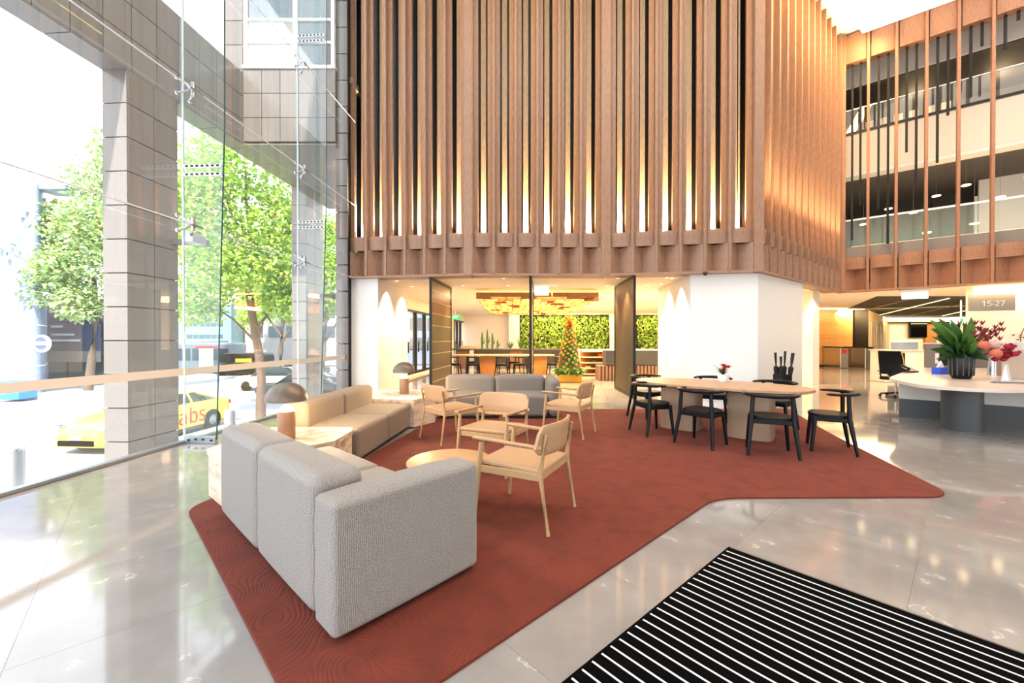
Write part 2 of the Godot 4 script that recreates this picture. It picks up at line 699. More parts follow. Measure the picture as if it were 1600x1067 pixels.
	glowing("lamp_glow", Color(1.0, 0.86, 0.68), 2.6)
	glowing("cove_glow", Color(1.0, 0.86, 0.62), 3.0)
	glowing("sign_white", Color(0.95, 1.0, 0.98), 1.6)
	glowing("sign_green", Color(0.12, 0.75, 0.42), 0.9)
	glowing("ceiling_glow", Color(1.0, 0.98, 0.95), 1.3)
	# plants
	for e in [["leaf_tree", Color(0.30, 0.52, 0.13)], ["leaf_wall", Color(0.42, 0.62, 0.15)], ["leaf_deep", Color(0.10, 0.30, 0.08)], ["leaf_mid", Color(0.28, 0.48, 0.15)]]:
		var lm := mat(e[0], Color.WHITE if e[0] in ["leaf_tree", "leaf_wall"] else e[1], 0.5)
		lm.backlight_enabled = true
		lm.backlight = Color(0.6, 0.6, 0.6) if e[0] == "leaf_tree" else Color(0.25, 0.25, 0.25)
		lm.vertex_color_use_as_albedo = e[0] in ["leaf_tree", "leaf_wall"]
	mapped("bark", noise_tex(0.05, 9, [[0.0, Color(0.45, 0.40, 0.38)], [1.0, Color(0.78, 0.74, 0.70)]], 4, 256), Vector3(3, 0.8, 3), 0.9, false, Color(0.62, 0.58, 0.56))
	# street
	mapped("asphalt", noise_tex(0.1, 2, [[0.0, Color(0.9, 0.9, 0.9)], [1.0, Color(1, 1, 1)]], 3, 256), Vector3.ONE * 0.3, 0.85, true, Color(0.60, 0.62, 0.66))
	mapped("paving", noise_tex(0.05, 2, [[0.0, Color(0.92, 0.92, 0.92)], [1.0, Color(1, 1, 1)]], 3, 256), Vector3.ONE * 0.3, 0.8, true, Color(0.78, 0.78, 0.79))
	mat("kerb", Color(0.70, 0.71, 0.73), 0.7)
	mat("taxi_yellow", Color(0.93, 0.80, 0.34), 0.22)
	mat("taxi_red", Color(0.80, 0.22, 0.10), 0.5)
	mat("facade_blue", Color(0.46, 0.53, 0.65), 0.4)
	mat("facade_teal", Color(0.42, 0.56, 0.58), 0.5)
	mat("facade_pale", Color(0.56, 0.56, 0.57), 0.6)
	mat("facade_window", Color(0.20, 0.30, 0.35), 0.12)
	mat("navy", Color(0.25, 0.32, 0.47), 0.5)
	mat("tram_grey", Color(0.38, 0.43, 0.48), 0.35)
	mat("tram_window", Color(0.14, 0.20, 0.25), 0.1)
	mat("car_white", Color(0.92, 0.93, 0.95), 0.25)
	mat("sign_yellow", Color(0.95, 0.80, 0.15), 0.5)


# ---------------------------------------------------------------- the hall: floor, ceilings, walls
func facade_x(d: float) -> float:
	return -4.817 + 0.07 * d


func build_shell() -> void:
	# one slab under everything, and the stone tiles laid on it where the joints can be seen
	var fl := structure("floor")
	var region := outline([[facade_x(-6), -6], [22, -6], [22, 27.5], [facade_x(27.5), 27.5]])
	obj("slab", prism_of(region, -0.3, -0.004), mats.floor_stone_1, fl)
	var u := Vector2(0.742, 0.670)
	var w := Vector2(-0.670, 0.742)
	var size := 0.84
	var full := MB.new()
	full.prism(outline([[-0.4192, -0.4192], [0.4192, -0.4192], [0.4192, 0.4192], [-0.4192, 0.4192]]), -0.0038, 0.0)
	var shared := full.mesh()
	var lobby := outline([[facade_x(0) + 0.06, 0], [16, 0], [16, 13], [facade_x(13) + 0.06, 13]])
	var o0 := Vector2(-2.15, 1.72)
	var k := 0
	for i in range(-8, 26):
		for j in range(-14, 18):
			var c := o0 + u * (i + 0.5) * size + w * (j + 0.5) * size
			if c.y < 0.7 or c.y > 10.4 or absf(c.x) > c.y * 1.25 + 1.0 or c.x < facade_x(c.y) - 0.5:
				continue
			var q := PackedVector2Array()
			for e in [[-1, -1], [1, -1], [1, 1], [-1, 1]]:
				q.append(c + u * e[0] * 0.4192 + w * e[1] * 0.4192)
			var cut := Geometry2D.intersect_polygons(q, lobby)
			if cut.is_empty():
				continue
			var m: Material = mats["floor_stone_%d" % ((i * 7 + j * 13 + 300) % 3)]
			if absf(absf(area_of(cut[0])) - absf(area_of(q))) < 0.001:
				var o := obj("floor_tile", shared, m, fl)
				o.position = pt(c.x, 0, c.y)
				o.rotation.y = atan2(u.y, u.x)
			else:
				obj("floor_tile", prism_of(cut[0], -0.0038, 0.0), m, fl)
			k += 1
	# hall ceiling with its luminous field, roof edge and closing walls
	var ceil := structure("ceiling")
	obj("slab", prism_of([[facade_x(-6), -6], [22, -6], [22, 18], [facade_x(18), 18]], 11.15, 11.45), mats.white_paint, ceil)
	obj("light_field", span(-1.5, 7.5, 10.9, 11.0, 2.0, 7.0), mats.ceiling_glow, ceil)
	obj("light_field", prism_of([[7.6, 4.5], [15, 4.5], [15, 9.5], [10.95, 12.85], [8.0, 10.6]], 10.95, 11.05), mats.ceiling_glow, ceil)
	var wr := structure("wall_right")
	obj("panel", span(22, 22.3, -0.3, 11.45, -6, 13.0), mats.cream_paint, wr)
	obj("panel", span(42, 42.3, -0.3, 3.3, 5, 31), mats.cream_paint, wr)
	obj("panel", span(22.3, 42, -0.3, 3.3, 4.8, 5.0), mats.cream_paint, wr)
	var wb := structure("wall_entrance")
	obj("panel", span(facade_x(-6), 22, 3.4, 11.45, -6.3, -6), mats.white_paint, wb)
	for x in range(-5, 22, 3):
		obj("mullion", span(x - 0.05, x + 0.05, 0, 3.4, -6.15, -6), mats.black_metal, wb)
	# soffit over the cafe and the reception
	var so := structure("ceiling_lower")
	obj("soffit", prism_of([[-4.05, 10.6], [-0.96, 10.1], [2.3, 10.15], [5.5, 9.62], [10.5, 13.65], [15.3, 9.96], [22, 9.66], [22, 27.5], [facade_x(27.5), 27.5], [facade_x(14), 14.2], [facade_x(10.4), 10.4]], 2.93, 3.2), mats.cream_paint, so)
	# white wall blocks under the timber
	var pl := structure("wall_left_pier")
	obj("panel", prism_of([[-4.12, 10.34], [-3.34, 10.21], [-3.16, 12.4], [-3.9, 12.4]], 0, 2.93), mats.white_paint, pl)
	var pr := structure("wall_right_pier")
	obj("panel", prism_of([[4.19, 9.62], [5.62, 9.36], [7.87, 11.1], [8.2, 12.6], [4.42, 12.4]], 0, 2.93), mats.white_paint, pr)
	var bb := structure("baseboard_right_pier")
	obj("skirting", prism_of([[4.18, 9.605], [5.625, 9.345], [7.88, 11.09], [7.87, 11.1], [5.62, 9.36], [4.19, 9.62]], 0, 0.08), mats.white_frame, bb)
	# stone pier at the end of the glass
	var sp := structure("wall_stone_pier")
	obj("core", span(-4.31, -4.05, 0, 11.1, 10.12, 10.5), mats.clad_core, sp)
	for i in 17:
		obj("stone_panel", span(-4.32, -4.04, 0.012 + i * 0.645, 0.632 + i * 0.645, 10.06, 10.12), mats.clad_stone if i % 3 else mats.clad_stone_b, sp)
	# downlights in the soffit
	var spots := [[-0.21, 10.26], [1.14, 10.22], [2.64, 10.24], [3.86, 10.2], [-1.4, 11.65], [-0.11, 11.65], [1.22, 11.65], [2.7, 11.65], [3.86, 11.7], [9.2, 12.75], [12.2, 12.6]]
	var order := ["first", "second", "third", "fourth", "fifth"]
	for i in spots.size():
		var s = spots[i]
		var where := ""
		if i < 4:
			where = order[i] + " from the left in the row nearest the timber wall"
		elif i < 9:
			where = order[i - 4] + " from the left in the second row back"
		else:
			where = ["left of the lit exit box", "right of the lit exit box"][i - 9] + " at the reception edge"
		downlight(s[0], s[1], 2.93, 12.0, 40.0, Vector3.INF, "small recessed soffit downlight, " + where)
	var walls := [[-3.02, 10.75, -3.3, 0.9, 10.75, "left white pier, nearer one"], [-2.9, 11.9, -3.2, 0.9, 11.9, "left white pier, farther one"], [4.02, 10.3, 4.25, 0.9, 10.3, "right white block, nearer one"], [4.12, 11.3, 4.33, 0.9, 11.3, "right white block, farther one"]]
	for s in walls:
		downlight(s[0], s[1], 2.93, 16.0, 38.0, pt(s[2], s[3], s[4]), "small recessed downlight washing the side of the " + s[5])


func area_of(p: PackedVector2Array) -> float:
	var a := 0.0
	for i in p.size():
		a += p[i].cross(p[(i + 1) % p.size()])
	return a * 0.5


var downlight_ring: ArrayMesh
var downlight_lens: ArrayMesh


func downlight(x: float, d: float, y: float, energy: float, angle: float, aim := Vector3.INF, label := "") -> void:
	if downlight_ring == null:
		var r := MB.new()
		r.lathe([Vector2(0.042, 0.0), Vector2(0.042, -0.006), Vector2(0.06, -0.008), Vector2(0.062, 0.0)], 16)
		downlight_ring = r.mesh()
		var c := MB.new()
		c.lathe([Vector2(0.0, -0.004), Vector2(0.042, -0.004)], 16)
		downlight_lens = c.mesh()
	var t := thing("downlight", label, "light", pt(x, y, d), 0.0, "downlights in the soffit under the timber wall")
	obj("trim_ring", downlight_ring, mats.white_paint, t)
	obj("lens", downlight_lens, mats.downlight_glow, t)
	var at := Vector3(0, -0.02, 0)
	var to := at + Vector3.DOWN
	if aim != Vector3.INF:
		to = aim - t.position
	spot("lamp", at, to, angle, 0.8, energy, Color(1.0, 0.86, 0.66), 0.03, t)


# ---------------------------------------------------------------- the timber slat wall
func facet_node(called: String, x: float, d: float, x2: float, d2: float) -> Node3D:
	return structure(called, pt(x, 0, d), atan2(d2 - d, x2 - x))


func build_slat_wall() -> void:
	var line := [[-4.14, 10.2], [-0.98, 9.68], [2.28, 9.73], [5.6, 9.19], [10.6, 13.2]]
	var counts := [6, 6, 6, 12]
	for f in 4:
		var a = line[f]
		var b = line[f + 1]
		var length := Vector2(b[0] - a[0], b[1] - a[1]).length()
		var w := facet_node(["wall_slats_left", "wall_slats_middle", "wall_slats_front", "wall_slats_side"][f], a[0], a[1], b[0], b[1])
		slat_facet(w, length, counts[f], 11.15, f == 3)


func facets(m: MB, rings: Array) -> void:
	for k in rings.size() - 1:
		for j in 4:
			var q := [rings[k][j], rings[k + 1][j], rings[k + 1][(j + 1) % 4], rings[k][(j + 1) % 4]]
			var nn: Vector3 = (q[1] - q[0]).cross(q[3] - q[0]).normalized()
			var mid := Vector3.ZERO
			for r in rings[k]:
				mid += r * 0.25
			if nn.dot(q[0] - mid) < 0:
				nn = -nn
			m.poly(q, nn)


func slat_facet(w: Node3D, length: float, count: int, top: float, side: bool) -> void:
	var post := 0.16
	var m := (length - post) / count
	var y0 := 2.92
	var ycup := 3.60
	var ytop := 3.93
	obj("backing", span(0, length, y0 + 0.3, top, 0.52, 0.58), mats.slat_backing, w)
	obj("bottom_rail", span(0, length, y0 - 0.01, y0 + 0.04, 0.0, 0.45), mats.wood_band, w)
	obj("post", span(length - post, length + 0.04, y0, top, -0.01, 0.3, 0.008), mats.wood_slat, w)
	var fin := span(-0.03, 0.03, y0, top, 0.0, 0.36, 0.004).mesh()
	var board := span(-0.06, 0.06, ytop - 0.2, top, 0.12, 0.19).mesh()
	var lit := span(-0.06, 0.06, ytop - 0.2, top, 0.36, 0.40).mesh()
	var gap := m - 0.06
	var cup := MB.new()
	var rings := []
	for k in 9:
		var t := k / 8.0
		var bulge := 0.07 * (1.0 - pow(2 * t - 1, 2))
		var x := -gap / 2 + gap * t
		rings.append([pt(x, ycup, 0.11 - bulge * 0.6), pt(x, ytop, 0.10 - bulge), pt(x, ytop, 0.125 - bulge), pt(x, ycup + 0.02, 0.24)])
	facets(cup, rings)
	var cup_mesh := cup.mesh()
	var vl := MB.new()
	vl.prism(outline([[-gap / 2, 0.05], [0, 0.30], [0, 0.32], [-gap / 2, 0.07]]), y0 + 0.04, ycup)
	var vr := MB.new()
	vr.prism(outline([[gap / 2, 0.05], [0, 0.30], [0, 0.32], [gap / 2, 0.07]]), y0 + 0.04, ycup)
	var vlm := vl.mesh()
	var vrm := vr.mesh()
	var led := span(-gap * 0.42, gap * 0.42, ytop - 0.12, ytop - 0.10, 0.24, 0.29).mesh()
	for i in count:
		var x0 := 0.03 + i * m
		var xc := x0 + 0.03 + gap / 2
		var o := obj("fin", fin, mats.wood_slat, w)
		o.position.x = x0
		for s in [-1, 1]:
			var b := obj("slat", board, mats.wood_slat_warm if s > 0 else mats.wood_slat, w)
			b.position.x = xc + s * 0.172
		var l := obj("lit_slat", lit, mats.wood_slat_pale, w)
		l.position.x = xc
		var c := obj("cup_panel", cup_mesh, mats.wood_band, w)
		c.position.x = xc
		obj("band_panel", vlm, mats.wood_band, w).position.x = xc
		obj("band_panel", vrm, mats.wood_band, w).position.x = xc
		obj("light_strip", led, mats.led_warm, w).position.x = xc
		spot("slat_uplight", pt(xc, ytop - 0.04, 0.27), pt(xc, ytop + 1.6, 0.40), 36.0, 1.0, 46.0, Color(1.0, 0.90, 0.70), 0.04, w)
		if side:
			spot("slat_uplight", pt(xc, ytop + 0.02, 0.06), pt(xc + 0.1, ytop + 4.5, 0.30), 16.0, 1.0, 34.0, Color(1.0, 0.84, 0.60), 0.04, w)


# ---------------------------------------------------------------- gallery levels behind the open screen on the right
func build_gallery() -> void:
	var w := structure("wall_gallery_screen", pt(10.6, 0, 13.2), atan2(-0.635, 0.772))
	var m := 0.642
	var count := 8
	var length := m * count
	var y0 := 2.92
	obj("bottom_rail", span(-0.1, length, y0 - 0.01, y0 + 0.04, 0, 0.4), mats.wood_gallery, w)
	obj("parapet", span(-0.1, length, y0 + 0.04, 3.9, 0.32, 0.4), mats.wood_dark, w)
	var fin := span(-0.035, 0.035, y0, 11.1, -0.02, 0.16, 0.004).mesh()
	var gap := m - 0.07
	var cap := MB.new()
	var rings := []
	for k in 9:
		var t := k / 8.0
		var bulge := 0.06 * (1.0 - pow(2 * t - 1, 2))
		var x := -gap / 2 + gap * t
		rings.append([pt(x, 3.62, 0.08 - bulge), pt(x, 4.0, 0.08 - bulge), pt(x, 4.0, 0.3), pt(x, 3.62, 0.3)])
	facets(cap, rings)
	var capm := cap.mesh()
	var vl := prism_of([[-gap / 2, 0.06], [0, 0.27], [0, 0.29], [-gap / 2, 0.08]], y0 + 0.04, 3.62).mesh()
	var vr := prism_of([[gap / 2, 0.06], [0, 0.27], [0, 0.29], [gap / 2, 0.08]], y0 + 0.04, 3.62).mesh()
	var up := MB.new()
	rings = []
	for k in 9:
		var t := k / 8.0
		var bulge := 0.08 * (1.0 - pow(2 * t - 1, 2))
		var x := -gap / 2 + gap * t
		rings.append([pt(x, 10.2, 0.06 - bulge * 0.3), pt(x, 11.08, 0.06 - bulge), pt(x, 11.08, 0.3), pt(x, 10.2, 0.3)])
	facets(up, rings)
	var upm := up.mesh()
	for i in count:
		var xc := (i + 0.5) * m + 0.03
		obj("fin", fin, mats.wood_gallery, w).position.x = (i + 1) * m
		obj("cup_panel", capm, mats.wood_gallery, w).position.x = xc
		obj("band_panel", vl, mats.wood_gallery, w).position.x = xc
		obj("band_panel", vr, mats.wood_gallery, w).position.x = xc
		obj("top_panel", upm, mats.wood_gallery, w).position.x = xc
	obj("post", span(-0.14, 0.1, y0, 11.1, -0.02, 0.3, 0.006), mats.wood_gallery, w)
	for r in [[0.26, 4.59], [0.46, 5.67], [0.89, 5.46], [1.11, 4.35], [1.52, 7.05], [1.73, 6.0], [2.17, 6.55], [2.38, 7.86], [2.82, 8.21], [3.03, 9.56], [3.45, 9.28], [3.68, 9.96]]:
		obj("rod", span(r[0] - 0.028, r[0] + 0.028, r[1], 10.25, 0.18, 0.24), mats.black_matte, w)
	# the two upper floors: slabs, ceilings, back rooms
	var g := structure("wall_gallery_floors", w.position, w.rotation.y)
	var back := 9.0
	obj("floor_slab", span(-5.0, 14, 3.95, 4.4, 0.45, back), mats.grey_paint, g)
	obj("spandrel", span(-0.9, 14, 7.13, 8.5, 1.6, 1.8), mats.cream_paint, g)
	obj("spandrel_cap", span(-0.9, 14, 8.5, 8.58, 1.56, 1.84), mats.black_metal, g)
	obj("level_ceiling", span(-5.0, 14, 7.13, 7.4, 1.8, back), mats.gallery_ceiling, g)
	obj("ceiling_edge", span(-0.9, 14, 7.05, 7.13, 1.58, 2.1), mats.white_paint, g)
	obj("roof_slab", span(-5.0, 14, 10.75, 11.1, 0.4, back), mats.gallery_ceiling, g)
	obj("roof_edge", span(-0.9, 14, 10.05, 10.75, 1.4, 1.5), mats.white_paint, g)
	obj("upper_ceiling", span(-0.9, 14, 10.02, 10.1, 1.5, back), mats.grey_dark, g)
	obj("end_panel", span(-1.1, -0.9, 3.9, 11.1, 0.45, back), mats.grey_dark, g)
	obj("back_panel", span(-1, 14, 4.4, 11.1, back, back + 0.2), mats.grey_paint, g)
	obj("bulkhead", span(-0.9, 7.0, 6.55, 7.13, 6.2, 6.4), mats.grey_dark, g)
	obj("room_panel", span(3.8, 14, 4.4, 7.13, 5.2, 5.4), mats.white_paint, g)
	obj("low_panel", span(-0.9, 3.8, 4.4, 5.0, 5.3, 5.4), mats.charcoal, g)
	for x in [0.2, 1.4, 2.6, 3.75]:
		obj("window_frame", span(x - 0.04, x + 0.04, 4.4, 6.6, 5.3, 5.4), mats.white_frame if x > 3 else mats.black_metal, g)
	obj("window_view", span(1.4, 3.7, 5.0, 6.4, 8.9, 9.0), mats.facade_teal, g)
	for i in 7:
		obj("upper_panel", span(0.25 + i * 0.42, 0.5 + i * 0.42, 8.6, 10.3, 4.6, 4.7), mats.cream_paint, g)
	obj("upper_bulkhead", span(-0.9, 14, 9.6, 10.1, 4.7, 4.9), mats.grey_dark, g)
	obj("upper_room", span(4.2, 14, 8.5, 10.75, 5.5, 5.7), mats.grey_paint, g)
	obj("glass_rail", span(-0.85, 14, 4.4, 5.5, 1.55, 1.57), mats.balustrade_glass, g)
	obj("handrail", span(-0.85, 14, 5.5, 5.55, 1.53, 1.59), mats.white_frame, g)
	obj("handrail", span(-0.85, 14, 9.35, 9.38, 1.6, 1.63), mats.steel, g)
	obj("glass_rail", span(-0.85, 14, 8.58, 9.35, 1.61, 1.62), mats.balustrade_glass, g)
	# small pendants on both floors
	var a := w.rotation.y
	var ux := Vector2(cos(a), sin(a))
	var wx := Vector2(-sin(a), cos(a))
	var pn := 0
	var nth := ["first", "second", "third", "fourth", "fifth", "sixth", "seventh", "eighth"]
	for p in [[0.6, 2.9, 5.6], [1.3, 3.4, 6.15], [1.9, 2.8, 5.75], [2.5, 3.2, 6.3], [3.1, 2.6, 6.35], [3.9, 3.0, 5.9], [4.4, 2.6, 6.3], [4.9, 2.7, 5.5], [2.2, 2.5, 4.95], [3.3, 2.7, 5.1]]:
		var q: Vector2 = Vector2(10.6, 13.2) + ux * p[0] + wx * p[1]
		var t := thing("pendant_light", "slim glowing disc pendant in the glazed gallery, " + (nth[pn] + " from the left of the upper ones" if pn < 8 else ["lower one on the left", "lower one on the right"][pn - 8]), "light", pt(q.x, p[2], q.y), 0.0, "disc pendants in the gallery")
		pn += 1
		var c := MB.new()
		c.lathe([Vector2(0, 0.0), Vector2(0.11, 0.0), Vector2(0.12, 0.02), Vector2(0.11, 0.035), Vector2(0, 0.04)], 16)
		obj("disc", c, mats.pendant_glow, t)
		var wire := MB.new()
		wire.tube([Vector3(0, 0.04, 0), Vector3(0, 7.13 - p[2], 0)], 0.004, 5)
		obj("wire", wire, mats.steel_satin, t)
		omni("bulb", Vector3(0, -0.13, 0), 0.05, Color(1.0, 0.86, 0.66), 0.12, t)
	for p in [[4.0, 3.6, 10.7], [5.0, 3.6, 10.7], [2.0, 3.4, 10.7]]:
		var q: Vector2 = Vector2(10.6, 13.2) + ux * p[0] + wx * p[1]
		omni("gallery_lamp", pt(q.x, 9.7, q.y), 1.2, Color(1.0, 0.86, 0.66), 0.2)
	# light from below the spandrel
	var c := Vector2(10.6, 13.2) + ux * 3.0 + wx * 0.9
	area("gallery_cove", pt(c.x, 4.6, c.y), Vector3(wx.x * 0.5, 0.6, -wx.y * 0.5), Vector2(5.5, 0.5), 9.0, Color(1.0, 0.86, 0.66))


# ---------------------------------------------------------------- glass facade on the left
func build_facade() -> void:
	var turn := atan2(0.9976, 0.0698)   # local x runs along the glass, local depth points out
	var rows := [0.03, 2.94, 4.75, 6.83, 8.9, 11.1]
	var bays := [0.32, 2.92, 5.52, 8.12, 10.2]
	for i in 4:
		var wd := structure("window_%d" % (i + 1), pt(facade_x(bays[i]), 0, bays[i]), turn)
		var len: float = (bays[i + 1] - bays[i]) * 1.0025
		for r in 5:
			obj("pane", span(0.006, len - 0.006, rows[r] + 0.004, rows[r + 1] - 0.004, -0.006, 0.006), mats.pane, wd)
		obj("film_band", span(0.006, len - 0.006, 0.912, 1.01, -0.009, -0.007), mats.film, wd)
	var back := structure("window_5", pt(facade_x(-6), 0, -6), turn)
	for k in 2:
		obj("pane", span(k * 3.16, k * 3.16 + 3.15, 0.03, 11.1, -0.006, 0.006), mats.pane, back)
	var sill := structure("trim_1", pt(facade_x(-6), 0, -6), turn)
	obj("sill_channel", span(0, 16.2, 0.0, 0.035, -0.04, 0.05), mats.steel_satin, sill)
	obj("plinth", span(0, 22, -1.85, 0.0, -0.02, 0.12), mats.kerb, sill)
	# glass fins with their patch fittings and cable spiders
	for i in 2:
		var d: float = [5.52, 8.12][i]
		var t := thing("glass_fin", "tall vertical glass fin bracing the glazed front, " + ["the nearer one beside the stone column", "the farther one near the timber wall"][i], "glass fin", pt(facade_x(d), 0, d), turn)
		var f := MB.new()
		f.poly([pt(0, 0.05, -0.01), pt(0, 11.1, -0.01), pt(0, 11.1, -0.62), pt(0, 4.3, -0.60), pt(0, 0.05, -0.47)], Vector3.RIGHT)
		obj("blade", f, mats.fin_glass, t)
		var e := MB.new()
		e.tube([pt(0, 0.05, -0.47), pt(0, 4.3, -0.60), pt(0, 11.1, -0.62)], 0.009, 6)
		obj("inner_edge", e, mats.glass_edge, t)
		var e2 := MB.new()
		e2.tube([pt(0, 0.05, -0.012), pt(0, 11.1, -0.012)], 0.014, 6)
		obj("outer_edge", e2, mats.glass_edge_pale, t)
		for y in [3.66, 7.32]:
			for s in [-1, 1]:
				obj("splice_bar", span(-0.02, 0.02, y + s * 0.055 - 0.022, y + s * 0.055 + 0.022, -0.57, -0.03, 0.004), mats.white_frame, t)
				for b in 7:
					obj("bolt", span(-0.026, 0.026, y + s * 0.055 - 0.012, y + s * 0.055 + 0.012, -0.095 - b * 0.073, -0.06 - b * 0.073), mats.black_metal, t)
		obj("foot_bracket", span(-0.03, 0.03, 0.0, 0.10, -0.47, -0.03, 0.006), mats.steel_satin, t)
		for b in [[0.05, 0.10], [0.06, 0.2], [0.06, 0.3], [0.05, 0.42]]:
			obj("bolt", span(-0.036, 0.036, b[0] - 0.012, b[0] + 0.012, -b[1] - 0.015, -b[1] + 0.015), mats.black_metal, t)
		var ys := [2.94, 4.75, 6.83]
		for y in ys:
			var sp := MB.new()
			for a in [[-1, 1], [1, 1], [1, -1], [-1, -1]]:
				sp.tube([pt(0, y, -0.14), pt(a[0] * 0.05, y + a[1] * 0.05, -0.1), pt(a[0] * 0.10, y + a[1] * 0.10, -0.02)], [0.018, 0.015, 0.012], 6)
			sp.tube([pt(0, y - 0.09, -0.15), pt(0, y + 0.09, -0.15)], 0.026, 8)
			var spo := obj("spider", sp, mats.steel, t)
			for a in [[-1, 1], [1, 1], [1, -1], [-1, -1]]:
				var disc := MB.new()
				disc.tube([pt(a[0] * 0.10, y + a[1] * 0.10, -0.034), pt(a[0] * 0.10, y + a[1] * 0.10, -0.012)], 0.03, 10)
				obj("glass_clamp", disc, mats.steel, spo)
	for y in [2.92, 4.73, 6.81]:
		var c := thing("tension_cable", "thin steel tension rod across the glazed front " + {2.92: "at soffit height, the lowest", 4.73: "well above the soffit, the middle one", 6.81: "high up, the topmost"}[y], "cable", pt(facade_x(-1), y, -1), turn)
		var m := MB.new()
		m.tube([pt(0, 0, -0.19), pt(11.3, 0, -0.19)], 0.009, 6)
		obj("rod", m, mats.white_frame, c)
		var k := MB.new()
		for u in [3.9, 6.55, 9.15]:
			m = k
			m.tube([pt(u - 0.1, 0, -0.19), pt(u + 0.1, 0, -0.19)], 0.014, 6)
		obj("turnbuckle", k, mats.steel_satin, c)


# ---------------------------------------------------------------- stone-clad building front outside the glass
func build_exterior_building() -> void:
	var turn := atan2(0.9976, 0.0698)
	var st := func(i: int) -> Material: return mats.clad_stone if i % 4 else mats.clad_stone_b
	# columns
	for c in 2:
		var d0: float = [7.2, 12.65][c]
		var t := structure("stone_column", pt(-7.226 + 0.07 * d0, 0, d0), turn)
		obj("core", span(0.02, 0.93, -1.8, 6.1, 0.02, 0.44), mats.clad_core, t)
		for r in 14:
			var y1 := 6.115 - r * 0.5935
			var y0 := maxf(y1 - 0.575, -1.8)
			if y1 < -1.7:
				break
			for k in 2:
				obj("stone_panel", span(0.004 + k * 0.479, 0.467 + k * 0.479, y0, y1, 0.0, 0.03), st.call(r * 3 + k), t)
				obj("stone_panel", span(0.004 + k * 0.479, 0.467 + k * 0.479, y0, y1, 0.43, 0.46), st.call(r * 3 + k), t)
			obj("stone_panel", span(-0.03, 0.0, y0, y1, 0.004, 0.456), st.call(r), t)
			obj("stone_panel", span(0.946, 0.976, y0, y1, 0.004, 0.456), st.call(r), t)
	# long beam over them
	var b := structure("stone_beam", pt(-7.226 - 0.07 * 2.0, 0, -2.0), turn)
	var n := 34
	obj("core", span(0, 16.9, 6.15, 7.85, 0.03, 0.44), mats.clad_core, b)
	for i in n:
		var u0 := i * 0.476 + 0.72
		if u0 > 16.8:
			break
		for r in 3:
			if u0 < 12.4:
				obj("stone_panel", span(u0 + 0.008, u0 + 0.468, 6.130 + r * 0.585, 6.697 + r * 0.585, 0.0, 0.03), st.call(i + r * 5), b)
		if i % 2 == 0:
			obj("soffit_panel", span(u0 + 0.010, u0 + 0.942, 6.118, 6.145, 0.0, 0.46), mats.clad_stone, b)
	# the upper storey that crosses above, its soffit and windows
	var up := structure("wall_upper_storey", pt(-6.98, 0, 9.97), 0.0)
	obj("core", span(0.1, 2.65, 6.15, 7.95, 0.05, 0.3), mats.clad_core, up)
	for i in 5:
		for r in 3:
			obj("stone_panel", span(0.465 + i * 0.448, 0.898 + i * 0.448, 6.205 + r * 0.585, 6.772 + r * 0.585, 0.0, 0.04), st.call(i * 2 + r), up)
	for r in 8:
		obj("stone_panel", span(0.0, 0.44, 6.205 + r * 0.585, 6.772 + r * 0.585, 0.0, 0.04), st.call(r), up)
	for i in 4:
		for k in 2:
			obj("soffit_panel", prism_of([[0.45 + k * 1.13 + i * 0.0776, i * 1.11], [1.58 + k * 1.13 + i * 0.0776, i * 1.11], [1.58 + k * 1.13 + (i + 1) * 0.0776, i * 1.11 + 1.1], [0.45 + k * 1.13 + (i + 1) * 0.0776, i * 1.11 + 1.1]], 6.118, 6.15), mats.clad_stone, up)
	obj("sill", span(0.45, 2.7, 7.955, 8.03, -0.04, 0.1), mats.white_frame, up)
	for x in [0.52, 1.72, 2.64]:
		obj("mullion", span(x - 0.04, x + 0.04, 8.0, 10.5, -0.02, 0.08), mats.white_frame, up)
	for y in [8.6, 9.15, 9.9]:
		obj("transom", span(0.5, 2.68, y - 0.025, y + 0.025, -0.01, 0.07), mats.white_frame, up)
	for k in 2:
		for r in 4:
			var ya: float = [8.03, 8.63, 9.18, 9.93][r]
			var yb: float = [8.57, 9.12, 9.87, 10.5][r]
			obj("pane", span(0.57 + k * 1.2, 1.67 + k * 0.93, ya, yb, 0.03, 0.045), mats.window_dark if (k == 1 or r > 1) else mats.pane, up)
	obj("room_ceiling", span(0.4, 3.0, 10.5, 10.7, 0.1, 5.0), mats.grey_paint, up)
	obj("room_back", span(0.4, 3.0, 7.95, 10.7, 5.0, 5.2), mats.white_paint, up)
	obj("room_floor", span(0.4, 3.0, 7.8, 7.95, 0.3, 5.0), mats.grey_paint, up)
	# floodlights bracketed to the columns
	for c in 2:
		var p = [[-6.32, 3.31, 7.85], [-6.22, 2.85, 14.0]][c]
		var f := thing("floodlight", ["silver box floodlight on an arm on the nearer stone column", "dark box floodlight on an arm on the farther stone column"][c], "floodlight", pt(p[0], p[1], p[2]), turn)
		obj("housing", span(-0.16, 0.16, -0.085, 0.085, -0.36, -0.14, 0.01), mats.steel_satin if c == 0 else mats.charcoal, f)
		if c == 0:
			obj("arm", span(0.16, 0.34, -0.07, 0.05, -0.28, -0.2), mats.charcoal, f)
			obj("bracket", span(0.16, 0.26, -0.05, 0.05, -0.2, 0.37), mats.charcoal, f)
		else:
			obj("arm", span(-0.42, -0.12, -0.05, 0.05, -0.2, 0.1), mats.charcoal, f)


# ---------------------------------------------------------------- street outside, 1.8 m below the hall floor
func leaf_card(w: float, l: float) -> ArrayMesh:
	var m := MB.new()
	m.leaf(Vector3.ZERO, Vector3(0, 0, -l), w, Vector3.UP, l * 0.15, 2)
	return m.mesh()


